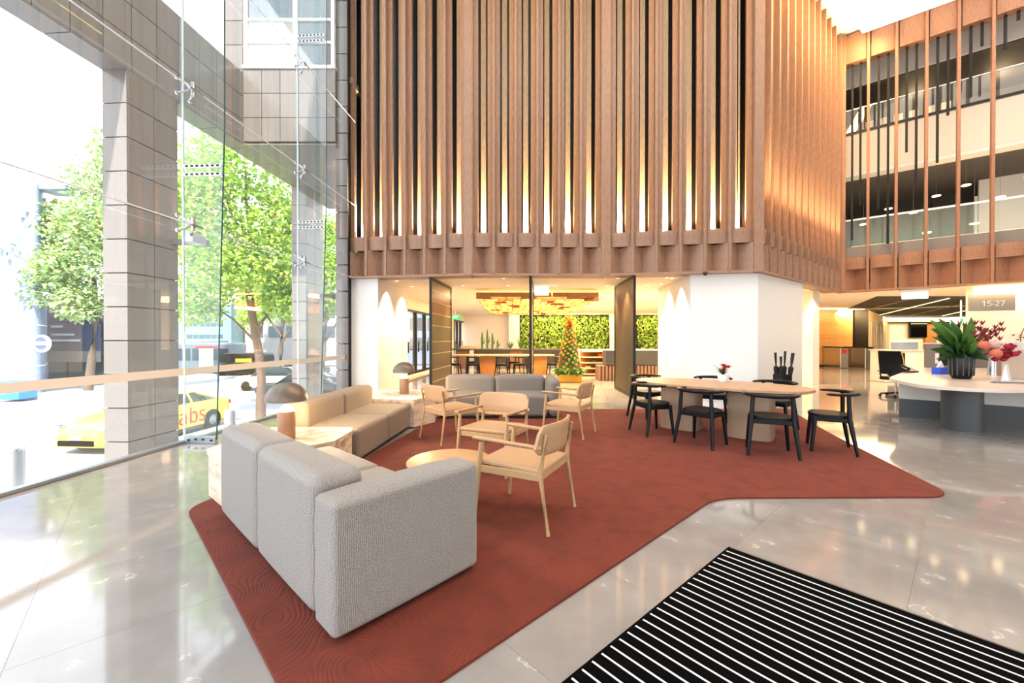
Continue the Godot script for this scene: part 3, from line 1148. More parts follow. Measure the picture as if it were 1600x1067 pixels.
func crown_places(clumps: Array, per: int, scale: float) -> Array:
	var o := []
	for c in clumps:
		for k in per:
			var u := Vector3(rng.randfn(), rng.randfn(), rng.randfn()).normalized() * pow(rng.randf(), 0.45)
			var p: Vector3 = c[0] + u * c[1]
			var b := Basis.from_euler(Vector3(rng.randf_range(-0.9, 0.5), rng.randf() * TAU, rng.randf_range(-0.6, 0.6))).scaled(Vector3.ONE * scale * rng.randf_range(0.7, 1.3))
			o.append(Transform3D(b, p))
	return o


func green_set(base: Color, n: int, spread: float) -> Array:
	var o := []
	for k in n:
		var f := rng.randf_range(1.0 - spread, 1.0 + spread)
		o.append(Color(base.r * f * rng.randf_range(0.85, 1.2), base.g * f, base.b * f * rng.randf_range(0.7, 1.3)))
	return o


func build_street() -> void:
	var y := -1.8
	var fwd := func(x: float, d: float) -> float: return x + 0.07 * d
	var pv := structure("pavement")
	obj("paving", prism_of([[fwd.call(-4.85, -20), -20], [fwd.call(-11.6, -20), -20], [fwd.call(-11.6, 60), 60], [fwd.call(-4.85, 60), 60]], y - 0.3, y), mats.paving, pv)
	obj("kerbstone", prism_of([[fwd.call(-11.6, -20), -20], [fwd.call(-11.85, -20), -20], [fwd.call(-11.85, 60), 60], [fwd.call(-11.6, 60), 60]], y - 0.3, y + 0.01), mats.kerb, pv)
	var far := structure("pavement_far")
	obj("paving", prism_of([[-80, 22.5], [-24.5, 22.5], [-22.5, 60], [-80, 60]], y - 0.2, y + 0.02), mats.paving, far)
	var rd := structure("road")
	obj("asphalt", prism_of([[-80, -20], [fwd.call(-11.8, -20), -20], [fwd.call(-11.8, 60), 60], [-80, 60]], y - 0.4, y - 0.12), mats.asphalt, rd)
	for k in 5:
		obj("lane_line", prism_of([[-17.5 + k * 0.4, 6 + k * 6], [-17.35 + k * 0.4, 6 + k * 6], [-17.15 + k * 0.4, 9 + k * 6], [-17.3 + k * 0.4, 9 + k * 6]], y - 0.121, y - 0.115), mats.white_paint, rd)
	# bollards
	var bl := MB.new()
	bl.lathe([Vector2(0.16, 0), Vector2(0.16, 0.99), Vector2(0.15, 1.01), Vector2(0.0, 1.01)], 20)
	var b := thing("bollard", "round stainless steel bollard outside the glass at the far left, nearest the camera", "bollard", pt(-10.0, y, 8.2))
	obj("post", bl, mats.steel_satin, b)
	var lid := MB.new()
	lid.lathe([Vector2(0.162, 0.96), Vector2(0.162, 1.0), Vector2(0.15, 1.015), Vector2(0.0, 1.018)], 20)
	obj("cap", lid, mats.steel, b)
	copy_of(b, pt(-8.72, y, 12.65), 0, "round stainless steel bollard on the pavement behind the rear of the yellow taxi")
	build_taxi()
	# street trees
	var cols := green_set(Color(0.40, 0.62, 0.12), 60, 0.35)
	var leaf := leaf_card(0.075, 0.22)
	var t := thing("street_tree", "slender street tree with a forked dark trunk and bright green leaves just outside the glass", "tree", pt(-10.2, y, 16.6))
	var tr := MB.new()
	tr.tube([Vector3(0, 0, 0), Vector3(0.05, 1.6, 0), Vector3(-0.1, 2.9, 0), Vector3(-0.32, 4.2, 0), Vector3(-0.5, 5.5, 0)], [0.19, 0.16, 0.15, 0.14, 0.13], 10)
	tr.tube([Vector3(-0.5, 5.4, 0), Vector3(-0.85, 6.2, 0.1), Vector3(-1.5, 6.9, 0.1), Vector3(-2.2, 7.3, 0.2), Vector3(-2.9, 7.7, 0.2)], [0.12, 0.10, 0.08, 0.05, 0.03], 8)
	tr.tube([Vector3(-0.5, 5.4, 0), Vector3(-0.3, 6.6, 0), Vector3(-0.35, 7.6, 0.1), Vector3(-0.5, 8.9, 0.1), Vector3(-0.5, 10.2, 0.1)], [0.11, 0.09, 0.08, 0.06, 0.03], 8)
	tr.tube([Vector3(-0.3, 6.8, 0), Vector3(-0.9, 8.1, 0.3), Vector3(-1.5, 9.6, 0.3)], [0.05, 0.04, 0.02], 6)
	tr.tube([Vector3(-0.1, 3.0, 0), Vector3(-0.9, 4.0, 0.3), Vector3(-1.5, 4.4, 0.3)], [0.05, 0.035, 0.02], 6)
	tr.tube([Vector3(-0.2, 3.6, 0), Vector3(0.5, 4.6, -0.2), Vector3(1.2, 5.1, -0.2)], [0.05, 0.035, 0.02], 6)
	obj("trunk", tr, mats.bark, t)
	var cl := []
	for e in [[-2.4, 9.6, 0, 1.5], [-0.8, 10.3, 0.6, 1.5], [0.4, 9.0, -0.5, 1.3], [-2.7, 7.9, 0.5, 1.4], [-1.3, 8.5, 1.0, 1.4], [-2.5, 6.3, -0.4, 1.2], [0.3, 7.3, 0.3, 1.2], [1.0, 6.3, 0.2, 1.1], [-1.1, 6.6, 1.2, 1.2], [0.9, 5.0, -0.4, 1.0], [-2.0, 4.7, 0.6, 1.0], [1.4, 8.0, -0.4, 1.0], [-0.3, 5.6, 1.4, 1.1], [-3.2, 8.9, 0.2, 1.1]]:
		cl.append([Vector3(e[0], e[1], e[2]), e[3]])
	many("leaves", leaf, mats.leaf_tree, crown_places(cl, 1000, 1.02), cols, t)
	# tree across the street, and two more farther up
	var cols2 := green_set(Color(0.42, 0.58, 0.24), 60, 0.35)
	var t2 := thing("street_tree", "leafy street tree across the road beside the pale blue building at far left", "tree", pt(-26.3, y, 25.4))
	tr = MB.new()
	tr.tube([Vector3(0, 0, 0), Vector3(0.25, 2.2, 0), Vector3(0.5, 4.4, 0), Vector3(0.4, 7.0, 0), Vector3(0.2, 10.5, 0)], [0.24, 0.19, 0.16, 0.12, 0.05], 10)
	tr.tube([Vector3(0.45, 4.4, 0), Vector3(-1.2, 6.2, 0), Vector3(-2.6, 7.4, 0)], [0.1, 0.07, 0.03], 6)
	tr.tube([Vector3(0.45, 4.8, 0), Vector3(2.0, 7.0, 0), Vector3(3.4, 9.0, 0)], [0.1, 0.07, 0.03], 6)
	obj("trunk", tr, mats.bark, t2)
	cl = []
	for e in [[-2.8, 8.2, 0, 1.6], [-1.4, 6.4, 0.6, 1.6], [-0.4, 9.5, 0, 1.8], [0.8, 12.6, 0, 1.9], [2.4, 14.5, 0, 1.8], [1.6, 8.0, 0.6, 1.8], [0.4, 5.4, 0.8, 1.2], [3.2, 10.8, 0, 1.9], [-2.0, 10.5, 0, 1.4], [2.9, 6.6, 0.2, 1.3], [1.2, 10.0, 1.0, 1.6], [-0.3, 7.4, 1.2, 1.4]]:
		cl.append([Vector3(e[0], e[1], e[2]), e[3]])
	many("leaves", leaf, mats.leaf_tree, crown_places(cl, 950, 1.4), cols2, t2)
	for e in [[-17.6, 31.0, 0.0, "bushy street tree farther up the road behind the forked tree"], [-13.4, 29.0, 1.2, "street tree in the narrow gap between the farther stone column and the pier"], [-27.0, 44.0, 2.5, "far street tree beyond the tram, partly behind the forked tree"]]:
		var t3 := thing("street_tree", e[3], "tree", pt(e[0], y, e[1]), e[2])
		tr = MB.new()
		tr.tube([Vector3(0, 0, 0), Vector3(0.1, 2.4, 0), Vector3(0.3, 4.6, 0), Vector3(0.2, 8.0, 0)], [0.22, 0.18, 0.14, 0.05], 8)
		tr.tube([Vector3(0.2, 3.0, 0), Vector3(1.3, 4.6, 0.2), Vector3(2.0, 6.2, 0.2)], [0.1, 0.07, 0.03], 6)
		tr.tube([Vector3(0.2, 3.4, 0), Vector3(-1.1, 5.0, -0.2), Vector3(-1.9, 6.2, -0.2)], [0.1, 0.07, 0.03], 6)
		obj("trunk", tr, mats.bark, t3)
		cl = []
		for q in [[-1.6, 6.2, 0, 1.5], [0.2, 7.6, 0.8, 1.7], [1.7, 6.4, 0, 1.5], [0.2, 9.6, 0, 1.6], [-1.2, 8.4, 0.4, 1.4], [1.4, 8.6, -0.4, 1.4], [0.4, 5.6, -1.0, 1.3], [0.0, 11.0, 0, 1.2]]:
			cl.append([Vector3(q[0], q[1], q[2]), q[3]])
		many("leaves", leaf, mats.leaf_tree, crown_places(cl, 700, 1.4), cols, t3)
	# buildings across the road
	var bd := thing("building", "pale blue building with a rounded corner across the road at far left", "building", pt(-29.0, y, 24.0))
	var prof := rounded(outline([[-9, 0], [1.5, 0], [-2.0, 3.4], [-9, 3.4]]), 1.2, 6)
	obj("body", prism_of(prof, 0, 12.4, 0.1, true), mats.facade_blue, bd)
	for k in 5:
		var band := PackedVector2Array()
		for q in prof:
			band.append((q - Vector2(-4, 1.7)) * 1.006 + Vector2(-4, 1.7))
		obj("ledge", prism_of(band, 1.6 + k * 2.4, 1.66 + k * 2.4, 0.0, true), mats.white_frame, bd)
	obj("roof_panel", span(0.6, 2.6, 12.1, 12.35, 0.3, 1.6), mats.facade_blue, bd)
	var shop := thing("building", "low shopfront building with a navy fascia behind the far left tree", "building", pt(-33.0, y, 28.8))
	obj("body", span(-0.4, 7.6, 0, 5.6, 0.4, 2.4), mats.facade_pale, shop)
	obj("fascia", span(-0.2, 7.6, 4.4, 5.7, -0.6, 0.5), mats.navy, shop)
	obj("sign_band", span(-0.2, 7.6, 2.2, 3.2, 0.1, 0.5), mats.navy, shop)
	for i in 5:
		obj("window", span(0.1 + i * 1.5, 1.4 + i * 1.5, 3.3, 4.4, 0.25, 0.4), mats.facade_window, shop)
		obj("shop_window", span(0.1 + i * 1.5, 1.4 + i * 1.5, 0.2, 2.1, 0.25, 0.4), mats.tinted_car_glass if i > 2 else mats.facade_window, shop)
	var sg := thing("shop_sign", "navy shop signboard with white lines over the shopfront across the road", "sign", pt(-31.8, y + 2.0, 28.0))
	obj("board", span(0.0, 3.6, 0.4, 2.3, 0, 0.15, 0.02), mats.navy, sg)
	obj("awning", span(-0.1, 3.6, -0.35, 0.4, -0.1, 0.1), mats.facade_pale, sg)
	for k in [[0.3, 1.9, 1.45], [0.3, 2.3, 1.05], [0.3, 1.1, 2.0]]:
		obj("lettering_line", span(k[0], k[1], k[2], k[2] + 0.14, -0.02, 0.0), mats.white_frame, sg)
	var rs := thing("round_sign", "round white hanging sign beside the navy shop signboard across the road", "sign", pt(-27.2, y + 2.95, 23.7))
	var ring := MB.new()
	ring.xf = Transform3D(Basis(Vector3.RIGHT, PI / 2))
	ring.lathe([Vector2(0.38, -0.06), Vector2(0.5, -0.06), Vector2(0.5, 0.06), Vector2(0.38, 0.06), Vector2(0.38, -0.06)], 28)
	obj("ring", ring, mats.white_frame, rs)
	var disc := MB.new()
	disc.xf = Transform3D(Basis(Vector3.RIGHT, PI / 2))
	disc.lathe([Vector2(0.0, -0.03), Vector2(0.38, -0.03), Vector2(0.38, 0.03), Vector2(0, 0.03)], 28)
	obj("face", disc, mats.navy, rs)
	obj("bracket", span(-0.9, -0.45, -0.03, 0.03, 0.0, 0.31), mats.white_frame, rs)
	obj("name_strip", span(-0.37, 0.37, -0.1, 0.1, -0.08, 0.05), mats.white_frame, rs)
	var bin := thing("crate", "blue plastic crate with white marks at the foot of the pale blue building", "crate", pt(-26.6, y, 21.6))
	obj("body", span(-0.7, 0.55, 0, 0.95, 0, 0.9, 0.05), mats.blue_bin, bin)
	obj("mark", span(-0.6, -0.2, 0.55, 0.7, -0.02, 0.02), mats.white_frame, bin)
	obj("mark", span(-0.6, -0.2, 0.3, 0.45, -0.02, 0.02), mats.white_frame, bin)
	# far buildings closing the street
	var tb := thing("building", "pale teal office block with dark window rows beyond the tram", "building", pt(-38.5, y, 48.0))
	obj("body", span(-8, 5.6, 0, 7.2, 0, 9), mats.facade_teal, tb)
	obj("parapet", span(-8.1, 5.7, 7.2, 7.6, -0.1, 9), mats.facade_pale, tb)
	for r in 3:
		for k in 6:
			obj("window", span(0.4 + k * 0.72, 1.0 + k * 0.72, 3.3 + r * 1.4, 3.75 + r * 1.4, -0.05, 0.05), mats.facade_window, tb)
	var pb := thing("building", "cream block with pale windows farther along the street, right of the teal block", "building", pt(-32.6, y, 50.0))
	obj("body", span(0, 13, 0, 8.4, 0, 9), mats.facade_pale, pb)
	for r in 2:
		for k in 5:
			obj("window", span(0.7 + k * 2.2, 2.2 + k * 2.2, 3.4 + r * 2.4, 4.8 + r * 2.4, -0.05, 0.05), mats.facade_window, pb)
	var gb := thing("building", "grey glassy block seen in the gap beside the stone pier", "building", pt(-15.0, y, 52.0))
	obj("body", span(-3, 9, 0, 17, 0, 9), mats.facade_blue, gb)
	for r in 6:
		for k in 5:
			obj("window", span(-2.6 + k * 2.3, -0.8 + k * 2.3, 1.8 + r * 2.5, 3.4 + r * 2.5, -0.05, 0.05), mats.facade_window, gb)
	# tram, van and cars
	var tm := thing("tram", "long grey tram with a windowed side crossing the far end of the street", "tram", pt(-38.6, y - 0.12, 38.0))
	var body := MB.new()
	body.box(pt(6.0, 1.65, 1.2), Vector3(13.0, 2.7, 2.4), Basis(), 0.25, 2)
	obj("body", body, mats.tram_grey, tm)
	obj("roof_unit", span(1, 11, 2.95, 3.2, 0.5, 1.9, 0.05), mats.steel_satin, tm)
	for k in 7:
		obj("window", span(0.2 + k * 1.75, 1.75 + k * 1.75, 1.35, 2.45, -0.03, 0.05), mats.tram_window, tm)
	obj("red_stripe", span(9.2, 11.4, 2.5, 2.68, -0.02, 0.05), mats.red_signal, tm)
	obj("door", span(9.6, 10.9, 0.5, 2.45, -0.05, 0.02), mats.cream_paint, tm)
	obj("skirt", span(-0.3, 12.3, 0.2, 0.5, 0.05, 2.3), mats.charcoal, tm)
	car("van", "black van with a yellow side sign beyond the tram", pt(-23.9, y - 0.12, 36.5), 0.0, mats.black_metal, 2.1, true)
	car("parked_car", "white car with a dark window band on the road behind the forked tree", pt(-15.6, y - 0.12, 27.0), 0.0, mats.car_white, 1.5, false)
	car("parked_car", "dark car parked beyond the white car up the street", pt(-18.6, y - 0.12, 36.0), 0.0, mats.charcoal, 1.5, false)
	car("parked_car", "blue-grey car seen in the gap beside the stone pier", pt(-11.4, y - 0.12, 22.5), 0.0, mats.tram_window, 1.5, false)


# a car along local x, wheels on the ground
func car(called: String, label: String, at: Vector3, turn: float, paint: Material, h: float, is_van: bool) -> void:
	var t := thing(called, label, "van" if is_van else "car", at, turn)
	var m := MB.new()
	m.loft(car_rings([[-2.3, 0.45, 0.75, 0.72], [-2.15, 0.3, 0.9, 0.82], [-1.0, 0.25, h * 0.62, 0.88], [1.0, 0.25, h * 0.64, 0.88], [2.1, 0.3, h * 0.62, 0.84], [2.3, 0.45, h * 0.55, 0.74]]))
	obj("body", m, paint, t)
	m = MB.new()
	if is_van:
		m.loft(car_rings([[-1.7, h * 0.6, h * 0.64, 0.8], [-1.3, h * 0.6, h, 0.76], [2.15, h * 0.6, h, 0.78], [2.28, h * 0.6, h * 0.9, 0.76]]))
	else:
		m.loft(car_rings([[-1.2, h * 0.6, h * 0.64, 0.8], [-0.5, h * 0.6, h, 0.66], [1.0, h * 0.6, h * 0.99, 0.66], [1.8, h * 0.6, h * 0.66, 0.78]]))
	obj("cabin", m, paint if is_van else mats.tinted_car_glass, t)
	if is_van:
		obj("side_sign", span(-0.2, 1.2, h * 0.62, h * 0.78, -0.83, -0.8), mats.sign_yellow, t)
		obj("windscreen", span(-1.6, -0.7, h * 0.66, h * 0.9, -0.82, -0.79), mats.tinted_car_glass, t)
	for x in [-1.4, 1.4]:
		for s in [-0.78, 0.78]:
			var w := MB.new()
			w.xf = Transform3D(Basis(Vector3.RIGHT, PI / 2), Vector3(x, 0.32, s))
			w.lathe([Vector2(0, -0.1), Vector2(0.22, -0.1), Vector2(0.32, -0.08), Vector2(0.32, 0.08), Vector2(0.22, 0.1), Vector2(0, 0.1)], 18)
			obj("wheel", w, mats.rubber, t)


func car_rings(stations: Array) -> Array:
	var o := []
	for s in stations:
		var x: float = s[0]
		var yb: float = s[1]
		var yt: float = s[2]
		var w: float = s[3]
		var r := minf(0.1, (yt - yb) * 0.4)
		o.append([Vector3(x, yb, -w * 0.92), Vector3(x, yb + r, -w), Vector3(x, yt - r, -w * 0.97), Vector3(x, yt, -w * 0.86), Vector3(x, yt + 0.02, 0), Vector3(x, yt, w * 0.86), Vector3(x, yt - r, w * 0.97), Vector3(x, yb + r, w), Vector3(x, yb, w * 0.92)])
	return o


func build_taxi() -> void:
	# faces the camera along the kerb: local x points up the street, the nose is at -2.35
	var t := thing("taxi", "yellow taxi cab with red lettering at the kerb, partly behind the nearer stone column", "taxi", pt(-12.2, -1.92, 14.0), atan2(0.9976, 0.0698))
	var m := MB.new()
	m.loft(car_rings([[-2.4, 0.32, 0.58, 0.6], [-2.34, 0.22, 0.72, 0.72], [-2.15, 0.18, 0.84, 0.84], [-1.4, 0.17, 0.96, 0.90], [-0.7, 0.17, 1.02, 0.91], [1.2, 0.17, 1.05, 0.91], [2.0, 0.2, 1.06, 0.89], [2.3, 0.28, 1.02, 0.84], [2.42, 0.42, 0.9, 0.74]]))
	obj("body", m, mats.taxi_yellow, t)
	m = MB.new()
	m.loft(car_rings([[-1.0, 0.98, 1.0, 0.84], [-0.3, 0.98, 1.40, 0.68], [0.2, 0.98, 1.46, 0.66], [0.8, 0.98, 1.44, 0.66], [1.75, 0.98, 1.06, 0.80]]))
	obj("glasshouse", m, mats.tinted_car_glass, t)
	m = MB.new()
	m.loft(car_rings([[-0.34, 1.38, 1.42, 0.67], [0.2, 1.40, 1.475, 0.67], [0.85, 1.39, 1.455, 0.67], [1.0, 1.33, 1.39, 0.69]]))
	obj("roof", m, mats.taxi_yellow, t)
	for s in [-1.0, 1.0]:
		for p in [[Vector3(-0.95, 1.0, 0.85), Vector3(-0.3, 1.41, 0.69)], [Vector3(0.55, 1.02, 0.87), Vector3(0.5, 1.42, 0.69)], [Vector3(0.95, 1.37, 0.69), Vector3(1.78, 1.05, 0.83)]]:
			var pl := MB.new()
			pl.tube([Vector3(p[0].x, p[0].y, p[0].z * s), Vector3(p[1].x, p[1].y, p[1].z * s)], 0.035, 6)
			obj("pillar", pl, mats.taxi_yellow, t)
	obj("roof_sign", span(-0.05, 0.25, 1.46, 1.62, -0.35, 0.35, 0.03), mats.white_plastic, t)
	for s in [-1.0, 1.0]:
		m = MB.new()
		m.box(Vector3(-2.2, 0.76, s * 0.66), Vector3(0.34, 0.14, 0.30), Basis(Vector3.UP, s * 0.35), 0.05, 2)
		obj("headlight", m, mats.steel, t)
		m = MB.new()
		m.box(Vector3(2.34, 0.86, s * 0.70), Vector3(0.16, 0.16, 0.26), Basis(), 0.04, 2)
		obj("tail_light", m, mats.red_signal, t)
		m = MB.new()
		m.box(Vector3(-0.75, 1.05, s * 0.98), Vector3(0.12, 0.13, 0.2), Basis(), 0.04, 2)
		obj("mirror", m, mats.taxi_yellow, t)
	m = MB.new()
	m.box(Vector3(-2.40, 0.36, 0), Vector3(0.08, 0.16, 1.1), Basis(), 0.03, 2)
	obj("grille", m, mats.rubber, t)
	obj("number_plate", box_mesh(Vector3(0.02, 0.12, 0.37), 0.004), mats.white_plastic, t).position = Vector3(-2.43, 0.52, 0)
	for x in [-1.42, 1.38]:
		for s in [-1.0, 1.0]:
			var arch := MB.new()
			arch.xf = Transform3D(Basis(Vector3.RIGHT, PI / 2), Vector3(x, 0.33, s * 0.83))
			arch.lathe([Vector2(0, -0.085), Vector2(0.38, -0.085), Vector2(0.38, 0.085), Vector2(0, 0.085)], 24)
			obj("wheel_arch", arch, mats.rubber, t)
			var w := MB.new()
			w.xf = Transform3D(Basis(Vector3.RIGHT, PI / 2), Vector3(x, 0.33, s * 0.84))
			w.lathe([Vector2(0.2, -0.11), Vector2(0.31, -0.11), Vector2(0.33, -0.08), Vector2(0.33, 0.08), Vector2(0.31, 0.11), Vector2(0.2, 0.11)], 24)
			var wo := obj("wheel", w, mats.rubber, t)
			var hub := MB.new()
			hub.xf = w.xf
			hub.lathe([Vector2(0, -0.1), Vector2(0.06, -0.1), Vector2(0.2, -0.075), Vector2(0.2, 0.075), Vector2(0.06, 0.1), Vector2(0, 0.1)], 20)
			for k in 8:
				var a := TAU * k / 8
				hub.box(Vector3(cos(a) * 0.12, 0, sin(a) * 0.12), Vector3(0.16, 0.19, 0.035), Basis(Vector3.UP, -a))
			obj("wheel_hub", hub, mats.steel_satin, wo)
	obj("side_skirt", span(-1.0, 0.95, 0.14, 0.24, -0.92, 0.92), mats.charcoal, t)
	text("lettering", "cabs", 0.72, pt(0.32, 0.62, -0.918), PI, mats.taxi_red, t, 0.01).rotation.y = 0.0


# ---------------------------------------------------------------- rug, mat, sofas, side tables, armchairs
func build_lounge() -> void:
	var r := rounded(outline([[-2.66, 3.34], [-0.66, 1.36], [-0.5, 1.46], [1.78, 3.58], [3.78, 3.60], [3.95, 3.72], [4.67, 5.97], [5.5, 8.15], [-1.2, 8.15], [-1.75, 4.6], [-2.1, 3.9], [-2.3, 3.28], [-2.44, 3.42], [-2.60, 3.64]]), 0.22, 6)
	tag(obj("rug", prism_of(r, 0.001, 0.016, 0.004), mats.rug), "large rust red rug carved with wavy lines under the lounge seating and oval table", "rug")
	# entrance mat: black inlays between bright aluminium bars
	var mat_at := pt(1.455, 0.0, 2.723)
	var dm := thing("entrance_mat", "black entrance mat with bright aluminium bars in the foreground at right", "mat", mat_at, atan2(-0.755, 0.656))
	# local x runs down along the right-hand edge, local depth runs away from the camera (negative: towards it)
	obj("base", span(0, 3.4, 0.0005, 0.004, -2.6, 0), mats.rubber, dm)
	obj("edge_frame", span(-0.012, 3.4, 0.0005, 0.010, -0.002, 0.012), mats.charcoal, dm)
	obj("edge_frame", span(-0.014, 0.0, 0.0005, 0.010, -2.6, 0.012), mats.rubber, dm)
	var pitch := 0.067
	var inlay := span(0.002, 3.4, 0.004, 0.0105, -pitch + 0.011, 0.0).mesh()
	var bar := span(0.0, 3.4, 0.004, 0.0115, -pitch + 0.001, -pitch + 0.010).mesh()
	for k in 38:
		obj("inlay_strip", inlay, mats.rubber, dm).position = pt(0, 0, -k * pitch)
		obj("aluminium_bar", bar, mats.aluminium, dm).position = pt(0, 0, -k * pitch)
	build_sofas()
	# travertine side tables
	var s1 := thing("side_table", "low faceted pale stone side table between the near grey sofa and the beige sofa", "side table")
	stone_table(s1, [[-2.32, 3.30], [-1.97, 3.62], [-1.70, 3.92], [-1.70, 4.36], [-1.76, 4.52], [-2.66, 4.52], [-2.70, 3.62]], 0.413)
	var s2 := thing("side_table", "faceted stone side table with rough edges beyond the beige sofa, beside the far sofa", "side table")
	stone_table(s2, [[-2.3, 6.52], [-1.54, 6.42], [-1.28, 6.82], [-1.36, 7.6], [-2.5, 7.72]], 0.438)
	mushroom_lamp(pt(-2.2, 0.43, 3.99), "bronze mushroom table lamp with a domed shade on the near side table", 1.0)
	mushroom_lamp(pt(-1.87, 0.455, 7.1), "bronze mushroom table lamp with a domed shade on the far side table", 1.0)
	# coffee tables
	for e in [[-0.53, 3.52, 0.37, 0.36, "round light oak coffee table in the middle of the lounge, nearest the camera"], [-0.14, 6.05, 0.40, 0.37, "round light oak coffee table in front of the far grey sofa"]]:
		var t := thing("coffee_table", e[4], "coffee table", pt(e[0], 0.016, e[1]))
		var m := MB.new()
		var h: float = e[3] - 0.016
		m.lathe([Vector2(0, h - 0.028), Vector2(e[2] - 0.03, h - 0.028), Vector2(e[2], h - 0.012), Vector2(e[2], h - 0.004), Vector2(e[2] - 0.006, h), Vector2(0, h)], 56)
		obj("tabletop", m, mats.wood_coffee, t)
		m = MB.new()
		m.lathe([Vector2(0.055, 0.0), Vector2(0.055, h - 0.028)], 20)
		obj("pedestal", m, mats.wood_coffee, t)
		m = MB.new()
		m.lathe([Vector2(0, 0), Vector2(0.21, 0.0), Vector2(0.21, 0.012), Vector2(0.2, 0.016), Vector2(0, 0.016)], 32)
		obj("foot_plate", m, mats.black_metal, t)
	# armchairs
	var a := armchair("light ash armchair with a tan seat, nearest the camera and right of the coffee table")
	seat_at(a, 0.10, 3.26, -0.888, 0.46)
	for e in [[-0.20, 4.42, -0.42, -0.91, "light ash armchair facing the camera behind the near coffee table"], [-0.86, 5.72, 0.76, 0.65, "light ash armchair seen from behind beside the far stone side table"], [0.83, 6.02, -0.88, 0.47, "light ash armchair at the right end of the far grey sofa, seen from its side"]]:
		var c := copy_of(a, Vector3.ZERO, 0, e[4], "ash armchairs in the lounge")
		seat_at(c, e[0], e[1], e[2], e[3])
	a.set_meta("group", "ash armchairs in the lounge")


func seat_at(o: Node3D, x: float, d: float, fx: float, fd: float, y := 0.021) -> void:
	o.position = pt(x, y, d)
	o.rotation.y = atan2(-fx, fd)


func stone_table(t: Node3D, corners: Array, h: float) -> void:
	var o := outline(corners)
	var c := Vector2.ZERO
	for p in o:
		c += p / o.size()
	t.position = pt(c.x, 0.017, c.y)
	var loc := PackedVector2Array()
	for p in o:
		loc.append(p - c)
	var low := PackedVector2Array()
	for p in loc:
		low.append(p * 0.985)
	obj("top", prism_of(loc, h - 0.05, h, 0.006), mats.travertine, t)
	obj("block", prism_of(low, 0.0, h - 0.05), mats.travertine, t)


func mushroom_lamp(at: Vector3, label: String, s: float) -> void:
	var t := thing("table_lamp", label, "lamp", at)
	var m := MB.new()
	m.lathe([Vector2(0, 0), Vector2(0.078, 0), Vector2(0.08, 0.004), Vector2(0.08, 0.262), Vector2(0.076, 0.27), Vector2(0, 0.27)], 32)
	obj("base", m, mats.copper, t)
	m = MB.new()
	m.lathe([Vector2(0.076, 0.27), Vector2(0.074, 0.278), Vector2(0.024, 0.335), Vector2(0, 0.335)], 28)
	obj("diffuser", m, mats.lamp_glow, t)
	m = MB.new()
	m.lathe([Vector2(0.012, 0.33), Vector2(0.012, 0.5)], 10)
	obj("stem", m, mats.copper, t)
	m = MB.new()
	var prof := []
	for k in 13:
		var a := PI / 2 * k / 12.0
		prof.append(Vector2(0.19 * cos(a), 0.372 + 0.18 * pow(sin(a), 0.9)))
	for k in range(12, -1, -1):
		var a := PI / 2 * k / 12.0
		prof.append(Vector2(0.183 * cos(a), 0.37 + 0.172 * pow(sin(a), 0.9)))
	m.lathe(prof.slice(0, 14), 40)
	obj("shade", m, mats.lamp_shade, t)
	m = MB.new()
	m.lathe(prof.slice(13), 40)
	obj("shade_lining", m, mats.white_paint, t)
	omni("bulb", Vector3(0, 0.318, 0), 2.4, Color(1.0, 0.86, 0.66), 0.02, t)


func cushion(called: String, c: Vector3, s: Vector3, m: Material, parent: Node, r: float, puff: Vector3) -> MeshInstance3D:
	var b := MB.new()
	b.box(Vector3.ZERO, s, Basis(), r, 4, puff)
	var o := obj(called, b, m, parent)
	o.position = c
	return o


# a sofa along local x from 0 to length, its front at local depth 0 and its back at 0.88
func sofa(label: String, units: int, unit: float, arm_left: bool, arm_right: bool, m: Material, back_h: float, arm_h := 0.615, arm_r := 0.03, back_r := 0.06) -> Node3D:
	var t := thing("sofa", label, "sofa")
	var x := 0.0
	if arm_left:
		cushion("armrest", pt(0.11, 0.015 + arm_h / 2, 0.44), Vector3(0.215, arm_h, 0.88), m, t, arm_r, Vector3(0.012, 0.02, 0.005))
		x = 0.22
	var total := units * unit + (0.22 if arm_left else 0.0) + (0.22 if arm_right else 0.0)
	for k in units:
		var xc := x + (k + 0.5) * unit
		cushion("seat", pt(xc, 0.21, 0.42), Vector3(unit - 0.006, 0.36, 0.83), m, t, 0.05, Vector3(0.0, 0.022, 0.012))
		cushion("backrest", pt(xc, 0.015 + (back_h - 0.015) / 2, 0.745), Vector3(unit - 0.012, back_h - 0.015, 0.27), m, t, back_r, Vector3(0.004, 0.012, 0.018))
	if arm_right:
		cushion("armrest", pt(total - 0.11, 0.015 + arm_h / 2, 0.44), Vector3(0.215, arm_h, 0.88), m, t, arm_r, Vector3(0.012, 0.02, 0.005))
	obj("plinth", span(0.04, total - 0.04, 0.0, 0.05, 0.05, 0.83), mats.black_matte, t)
	return t


func build_sofas() -> void:
	# near sofa: local x runs from the arm end near the camera to the far left end
	var s := sofa("light grey ribbed sofa in the foreground, seen from behind with its arm towards the camera", 2, 0.90, true, false, mats.fabric_near, 0.70)
	s.position = pt(-0.20, 0.026, 2.468)
	s.rotation.y = atan2(0.678, -0.733)
	var l := sofa("beige sofa along the glass between the two stone side tables", 2, 0.93, false, false, mats.fabric_beige, 0.68)
	l.position = pt(-1.715, 0.0, 4.58)
	l.rotation.y = atan2(0.9976, 0.0698)
	var f := sofa("mid grey sofa with a rounded arm across the far end of the lounge", 2, 0.95, false, true, mats.fabric_grey, 0.69, 0.665, 0.1, 0.08)
	f.position = pt(-1.27, 0.026, 7.13)


